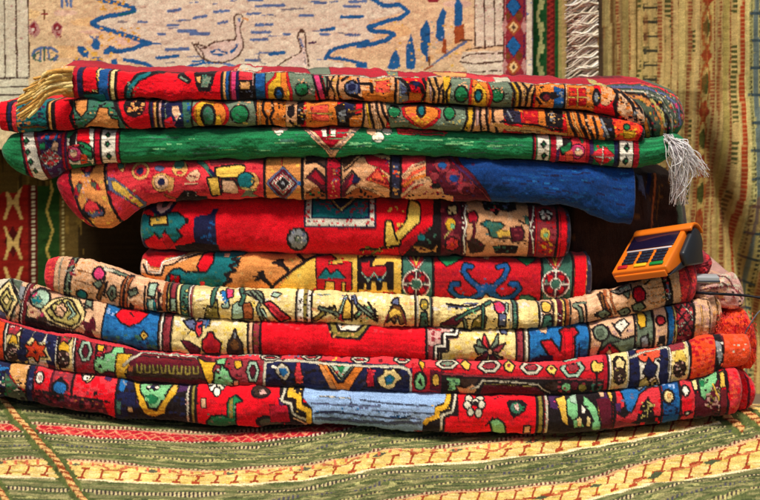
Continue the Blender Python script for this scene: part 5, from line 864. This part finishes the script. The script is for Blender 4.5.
def kil(PXX, PYY, rng, n, m):
    x = PXX+1.2*np.sin(PYY/23)*0; y = PYY
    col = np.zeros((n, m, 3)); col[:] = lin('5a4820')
    def put(mk, c): col[mk] = lin(c)
    # right border (shown at the top, right of the pictorial rug)
    put(x > 528, '1f5a2c'); put((x > 530) & (x < 533), 'b0a898')
    zz = np.abs(((y+6) % 44)/22-1); put(np.abs(x-(537+4*zz)) < 1.5, 'c8d088'); put((np.abs(x-(537+4*zz)-2.5) < 1.8) & (y % 22 < 9), 'c8d088')
    put((x > 546) & (x < 554), '6e1c1c'); put((x > 546) & (x < 554) & ((np.abs(((x-550)) + 2*np.sin(y*1.1)) < 1.6)), 'a8342c')
    put((x > 558), 'b8b068'); put((x > 561) & (x < 566), 'd2b878')
    # left border
    L_ = x < 120
    put(L_, '6a5426'); put(L_ & (x < 30), '8c1c12'); put(L_ & (x < -40), '2c4c1c'); put(L_ & (x > 29) & (x < 38), '5c1410'); put(L_ & (x > 38) & (x < 60), '24461a')
    dark = L_ & (x < 29) & (x > -12); dd = np.abs(((y-241) % 82)-41); 
    put(dark & (np.abs(x-14)/9+(41-dd)/16 < 1), '4c0c0c')
    put(L_ & (np.abs(x-34) < 1.3) & (y % 4 < 2.2), 'd8d0a8'); put(L_ & (np.abs(x-63) < 1.0) & (y % 4 < 2.2), 'c8b878')
    yy = (y-222) % 41-20.5                                            # paired, waisted motif
    for s in (-1, 1):
        cx = 14+s*(4+5.5*(np.abs(yy)/20)**1.5); put(dark & (np.abs(x-cx) < 1.5) & (np.abs(yy) < 17), 'd8b468')
        cx = 14+s*(5.5-5*np.clip(1-np.abs(yy)/9, 0, 1)); put(dark & (np.abs(x-cx) < 1.3) & (np.abs(yy) < 9), 'd8b468')
    for s in (-1, 1):
        z2 = np.abs(((y+10*s) % 40)/20-1); put(L_ & (np.abs(x-(50+s*6*(z2-.5))) < 1.3) & (smooth_noise(n, m, 6, 6, rng) > -.8), 'c0a850')
    put((x > 78) & (x < 528), '3a2b14'); put((x > 60) & (x < 84) & (smooth_noise(n, m, 3, 9, rng) > .9-(x < 74)*.2+(x > 74)*.6), '8a6e30'); put((x > 84) & (x < 520) & (smooth_noise(n, m, 2, 26, rng) > 1), '3c2c16')  # field painted dark brown to carry the shade of the gap behind
    jag = 193+3*smooth_noise(n, m, 9, 9, rng)-.15*x; put(L_ & (y < jag) & (x < 52+3*smooth_noise(n, m, 5, 5, rng)), '5a481e'); put(L_ & (y < jag) & (x < 50) & (smooth_noise(n, m, 3, 10, rng) > .8), '7c6630'); put(L_ & (y < jag) & (x < 50) & (smooth_noise(n, m, 2, 14, rng) < -1), '3c3014')
    return col*(1+.12*smooth_noise(n, m, 30, 1.3, rng))[..., None]
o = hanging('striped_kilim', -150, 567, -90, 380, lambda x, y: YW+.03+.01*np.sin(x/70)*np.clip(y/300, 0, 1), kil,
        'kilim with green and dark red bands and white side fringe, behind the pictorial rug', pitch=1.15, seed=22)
st = []
rr = random.Random(5)
for k in range(340):
    py = -88+k*.53+rr.uniform(-.8, .8); dx = rr.uniform(24, 34); dy = rr.uniform(6, 17); yy = YW+.004-rr.uniform(0, .014)
    pts = []
    for q in range(9):
        t = q/8; a, b, c = at(600-2-dx*t, py+dy*t+2.2*math.sin(t*7+k*.31), yy-.008*math.sin(t*3.1)); pts.append((float(a), float(b), float(c)))
    st.append((spline(pts, 14), .0019, .0012, rr.choice(['ece2cc', 'f4ecda', 'dccfb4', 'e0d6be', 'f0e6d0'])))
fr = tubes('fringe', st, M_YARN, o, 5)

# striped kilim on the right
COLS = [(598, 604, '4c3a28'), (604, 606, '8c7848'), (606, 612, 'b09a60'), (612, 614, '6a4c28'), (614, 618, '8a7040'), (618, 620, 'r'), (620, 624, '94784a'), (624, 629, 'a08a50'), (629, 632, 'r'), (632, 637, 'b8985e'), (637, 639, '6a5428'), (639, 641, 'g'), (641, 644, 'b89c5c'),
        (644, 659, 'H'), (659, 662, 'r'), (662, 666, 'c0a066'), (666, 671, 'g'), (671, 674, 'r'), (674, 678, 'c0a066'), (678, 679.5, 'r'), (679.5, 684, 'bca264'), (684, 688, 'b0945a'), (688, 691, 'r'), (691, 695, 'g'), (695, 698, 'c0a066'), (698, 701, 'r'), (701, 711, 'D'), (711, 714, 'r'), (714, 717, 'b0925a'), (717, 719, 'r'), (719, 722, 'b0925a'), (722, 726, 'a8904e'),
        (726, 730, 'r'), (730, 734, 'g'), (734, 738, 'c8ac6c'), (738, 742, 'R'), (742, 746, 'c8b070'), (746, 760, 'N'), (760, 764, 'r'), (764, 772, 'bca264'), (772, 776, 'g'), (776, 780, 'R'), (780, 792, 'b0925a'), (792, 796, 'r'), (796, 810, 'H2'), (810, 814, 'r'), (814, 960, 'b0925a')]
def kil2(PXX, PYY, rng, n, m):
    y = PYY; x = PXX+.7*np.sin(y/31+PXX/40)+.3*np.sin(y/11)+np.clip(y-60, 0, 400)*.018
    col = np.zeros((n, m, 3)); col[:] = lin('b0925a')
    for a, b, t in COLS:
        mk = (x >= a) & (x < b); cx = (a+b)/2
        if len(t) == 6: col[mk] = lin(t)
        elif t == 'r': mk = mk & (np.abs(x-cx) < .34*(b-a)+.2); col[mk] = lin('86482a'); col[mk & (y % 3.7 < 1.3)] = lin('a8824e')
        elif t == 'R': col[mk] = lin('a03a1a'); col[mk & (y % 4.2 < 1.2)] = lin('b87848')
        elif t == 'g': col[mk] = lin('b8985e'); col[mk & (y % 5 < 2.4) & (smooth_noise(n, m, 30, 22, rng) > -.1)] = lin('4a4a24')
        elif t in ('H', 'H2'):
            col[mk] = lin('b4985e'); q = y % 14.5; e = np.abs(x-cx)
            col[mk & (q > 6.2) & (q < 8.6)] = lin('3c3828'); col[mk & (e > 5) & (e < 6.6) & (q > 3) & (q < 11.5)] = lin('3c3828'); col[mk & (q > 3) & (q < 4.8) & (e > 3)] = lin('6a5c34')
        elif t == 'N':
            col[mk] = lin('b0a468'); q = y % 27; e = np.abs(x-cx)
            col[mk & (e < 1.6)] = lin('66706a'); col[mk & (q > 11) & (q < 15)] = lin('3c4a50'); col[mk & (e > 3.4) & (e < 5) & (y % 5 < 2.6)] = lin('3c3c30'); col[mk & (e > 5.4) & (e < 6.6) & (y % 3.6 < 1.8)] = lin('7a7040')
        elif t == 'D':
            col[mk] = lin('b89a58'); q = ((y-27) % 56)-28; e = np.abs(x-cx)
            col[mk & (e/5+np.abs(q)/13 < 1)] = lin('94381c'); col[mk & (e/5+np.abs(np.abs(q)-28)/12 < 1)] = lin('4c4c20'); col[mk & (np.abs(e-4.2*np.abs(np.sin(y*math.pi/56))) < .8)] = lin('9c5428')
    w = smooth_noise(n, m, 2.2, 26, rng); w2 = smooth_noise(n, m, 1.1, 60, rng); col *= np.clip(1+.11*w+.08*w2, .5, 1.4)[..., None]; dk = (np.abs((x*.5) % 3.1-1.5) < .32) & (smooth_noise(n, m, 4, 40, rng) > -.5); col[dk] *= .80
    col *= (1+.10*((y*1.05 % 2) < 1))[..., None]
    col = np.clip(col*np.array([1.14, 1.22, 1.24]), 0, 1); st_ = smooth_noise(n, m, 7, 60, rng); col = np.where((st_ > 1.3)[..., None], col*.6+.4*lin('8c4a20'), col)
    return col
def kfold(x, y):
    d = x-(706+np.clip(y-110, 0, 400)*.27)
    dep = np.clip((y-90)/110, 0, 1)
    return YW-.012+.010*np.sin((x-598)/33)+.012*np.sin((x+y*.1)/71)+dep*(.040*np.tanh(-d/6)+.03*np.exp(-(d/14)**2))*np.clip((800-x)/60, .3, 1)+.0012*np.sin(x*.9)
hanging('yellow_kilim', 598, 960, -90, 420, kfold, kil2,
        'tan and brown kilim in narrow vertical stripes, hung right of the stack', pitch=1.0, seed=23)
# ================================================================== tassels of the stack
def W(px, py, Y): a, b, c = at(px, py, Y); return np.array([float(a), float(b), float(c)])
st = []; rr = random.Random(3)
ends = [(30, 85), (24, 90), (20, 96), (17, 102), (16, 107), (18, 111), (17, 116), (20, 117), (23, 118), (22, 114), (27, 118), (19, 99), (34, 80), (26, 92), (24, 104), (30, 108), (25, 112)]
for k, (ex, ey) in enumerate(ends):
    t = k/(len(ends)-1); sy = 70+ (ey-80)/38*20+rr.uniform(-2, 2); ey += 0
    for d in range(2):
        a = W(66+rr.uniform(0, 6), sy+rr.uniform(-1.5, 1.5), .018-.006*math.sin(3*t)); e = W(ex+rr.uniform(-1.5, 1.5), ey+rr.uniform(-1.5, 1.5), -.006-rr.uniform(0, .008))
        mid = W(50+rr.uniform(-3, 3), sy-2+(ey-sy)*.22, -.008-rr.uniform(0, .006)); mid2 = W(36+(ex-20)*.5, sy+(ey-sy)*.58, -.012)
        st.append((spline([a, mid, mid2, e], 14), .0036, .0020, rr.choice(['f0c878', 'e6b864', 'f6d490', 'd8a050', 'f0cc84'])))
tubes('fringe', st, M_YARN, r1, 6)
st = []
for k in range(210):
    a = W(666+rr.uniform(-2, 6), 136+rr.uniform(-2, 7), .03+rr.uniform(-.015, .012)); s = rr.random()
    if s < .3:
        e = (rr.uniform(690, 709), rr.uniform(164, 178)); m1 = (682+rr.uniform(-4, 5), 146+rr.uniform(-3, 5)); m2 = ((m1[0]+e[0])/2+rr.uniform(-2, 3), (m1[1]+e[1])/2+rr.uniform(-4, 2))
    else:
        e = (rr.uniform(670, 688), rr.uniform(176, 206)); m1 = (677+rr.uniform(-6, 8), 152+rr.uniform(-4, 6)); m2 = (680+rr.uniform(-8, 9), 172+rr.uniform(-4, 6))
    m1 = (m1[0]+rr.gauss(0, 2.5), m1[1]+rr.gauss(0, 2)); m2 = (m2[0]+rr.gauss(0, 3), m2[1]+rr.gauss(0, 2)); yo = .01+rr.uniform(0, .03); wv = rr.uniform(0, 6)
    P_ = spline([a, W(*m1, yo), W(*m2, yo+.004), W(*e, yo+.01)], 16)
    P_[:, 0] += .0016*np.sin(np.arange(16)*.9+wv); P_[:, 2] += .0010*np.sin(np.arange(16)*1.1+wv*2)
    st.append((P_, .0009, .0004, rr.choice(['f0e8ea', 'e2d8da', 'fbf6f6', 'cabfc4', 'ffffff'])))
tubes('fringe', st, M_YARN, r2, 5)

# ================================================================== card reader
term = thing('card_reader', 'orange handheld card reader lying tilted on the right end of the cream rug', 'card reader', tuple(W(640, 268, 0)))
Rl = W(611, 273, -.012)
def face(s):                                            # the two edges of the face must be square to each other
    return W(666, 266, -.012-s)-Rl, W(632, 236, .062)-Rl
lo_, hi_ = 0., .12
for _ in range(40):
    mid_ = (lo_+hi_)/2; e1, e2 = face(mid_)
    if np.dot(e1, e2) > 0: lo_ = mid_
    else: hi_ = mid_
u_, w_ = face(lo_)
U = u_/np.linalg.norm(u_); Wv = w_/np.linalg.norm(w_); Nn = np.cross(U, Wv)
LU, LW = np.linalg.norm(u_), np.linalg.norm(w_)
def tp(a, b, c): return Rl+U*a*LU+Wv*b*LW+Nn*c
def prism(name, prof, a0, a1, mat, parent, bev=.002, seg=3):
    "profile in (b, c) pushed along the width a"
    import bmesh
    bm = bmesh.new(); A = [bm.verts.new(tp(a0, b, c)) for b, c in prof]; B = [bm.verts.new(tp(a1, b, c)) for b, c in prof]
    bm.faces.new(A[::-1]); bm.faces.new(B)
    for k in range(len(prof)): bm.faces.new((A[k], A[(k+1) % len(prof)], B[(k+1) % len(prof)], B[k]))
    bmesh.ops.recalc_face_normals(bm, faces=bm.faces)
    if bev: bmesh.ops.bevel(bm, geom=bm.edges[:], offset=bev, segments=seg, affect='EDGES', profile=.5)
    me = bpy.data.meshes.new(name); bm.to_mesh(me); bm.free()
    for p in me.polygons: p.use_smooth = True
    o = link(name, me, mat, parent)
    return o
M_OR = solid('orange_plastic', 'f07a1a', .32); M_BK = solid('black_plastic', '16161a', .35); M_DK = solid('dark_plastic', '232830', .4)
M_SC = solid('screen_glass', '1c1430', .12); M_KEY = solid('keys', '1a2438', .4); M_SIL = solid('silver_strip', 'c8ccd0', .35)
prism('body', [(0, 0), (.0, -.014), (.30, -.024), (.98, -.040), (1.06, -.030), (1.06, -.004), (1.0, 0)], 0, 1, M_OR, term, .0028)
prism('front_lip', [(-.03, -.006), (-.03, -.017), (.02, -.018), (.02, -.006)], .04, .96, M_OR, term, .0015)
prism('battery_cover', [(-.012, -.0165), (.30, -.030), (1.02, -.058), (1.02, -.036), (.30, -.022)], .03, 1.012, M_DK, term, .002)
arc = [(1.0+.24*math.sin(t), -.022+.027*math.cos(t)) for t in np.linspace(-.15, 1.75, 9)]+[(1.0+.21*math.sin(t), -.022+.022*math.cos(t)) for t in np.linspace(1.75, -.1, 9)]
prism('printer_cover', [(.93, .003)]+arc+[(.93, -.002)], .06, 1.13, M_OR, term, .0012, 2)
prism('printer_side', [(.46, -.010), (.93, -.006)]+[(.99+.205*math.sin(t), -.024+.021*math.cos(t)) for t in np.linspace(.3, 2.9, 10)]+[(.9, -.062), (.42, -.032)], 1.004, 1.11, M_DK, term, .004)
prism('screen', [(.56, .0003), (.56, .0016), (.93, .0016), (.93, .0003)], .07, .93, M_SC, term, .0005, 1)
prism('silver_strip', [(.50, .0003), (.50, .0014), (.535, .0014), (.535, .0003)], .10, .92, M_SIL, term, .0003, 1)
for r in range(4):
    for q in range(6):
        a = .12+q*.135+(.02 if q % 2 == 0 else -.012); b = .16+r*.082
        kk = prism('key', [(b, .0003), (b, .0030), (b+.058, .0030), (b+.058, .0003)], a, a+.105, M_KEY, term, .0007, 2)
for a, w__, c, nm in ((.10, .17, 'c0202c', 'red cancel key'), (.40, .22, 'f0c428', 'yellow clear key'), (.68, .24, '1c8a3c', 'green confirm key')):
    kk = prism('key', [(.055, .0003), (.055, .0032), (.125, .0032), (.125, .0003)], a, a+w__, solid(nm.replace(' ', '_'), c, .35), term, .0008, 2); kk['label'] = nm

# cables at the right end
def cable(name, pts, r, col, label, cat, rough=.4):
    P_ = spline([W(*p) for p in pts], 40); o = tubes(name, [(P_, r, r, col)], cloth_mat(name+'_rubber', .05, 300, rough=rough, sheen=0, var=.08), None, 10); return tag(o, label, cat)
cable('power_cable', [(690, 292, .02), (702, 293, -.004), (720, 294, -.012), (745, 295.5, -.01), (775, 298, -.02), (840, 290, .0), (900, 300, .1)], .0022, '1c1c24', 'black cable running out to the right over the pale folded rug end', 'cable')
cable('charging_lead', [(766, 306, .02), (757, 314, .015), (748, 328, .012), (743, 338, .01), (738, 352, .02)], .0012, '6c7078', 'thin grey lead hanging down beside the shaggy scarlet rug end', 'cable')
plug = thing('cable_plug', 'slim white and grey plug lying on the pale folded rug end', 'plug', tuple(W(708, 281, .0)))
Rl = W(696, 283, -.004); U = np.array([1, 0, -.02]); LU = .036; Wv = np.array([0, 1, 0.05]); LW = .02; Nn = np.array([0.02, 0, 1.])
prism('plug_body', [(0, 0), (0, .010), (1, .010), (1, 0)], 0, 1, solid('pale_plastic', 'a8acb0', .4), plug, .002)
prism('plug_band', [(-.03, .002), (-.03, .0045), (1.03, .0045), (1.03, .002)], -.01, 1.03, solid('slate_plastic', '454c5c', .4), plug, .0006, 1)

# faint brown folds, enlarged into a dark fill for the shaded right gap
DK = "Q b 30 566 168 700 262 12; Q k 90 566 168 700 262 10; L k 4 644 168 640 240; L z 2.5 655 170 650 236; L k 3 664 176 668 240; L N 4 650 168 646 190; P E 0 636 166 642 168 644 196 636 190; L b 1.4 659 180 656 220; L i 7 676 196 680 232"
o = fold('gap_fill_textile', 566, 690, curve([560,168, 600,166, 640,166, 665,170, 690,182]), curve([560,292, 690,300]), 'k', DK, Y0=.10, depth=.2, el=8, er=14, seed=31, bow=0, bulge=.2, wrinkle=.006, knot=.1)
tag(o, 'dark brown folded textile added to darken the shaded gap behind the card reader', 'textile')
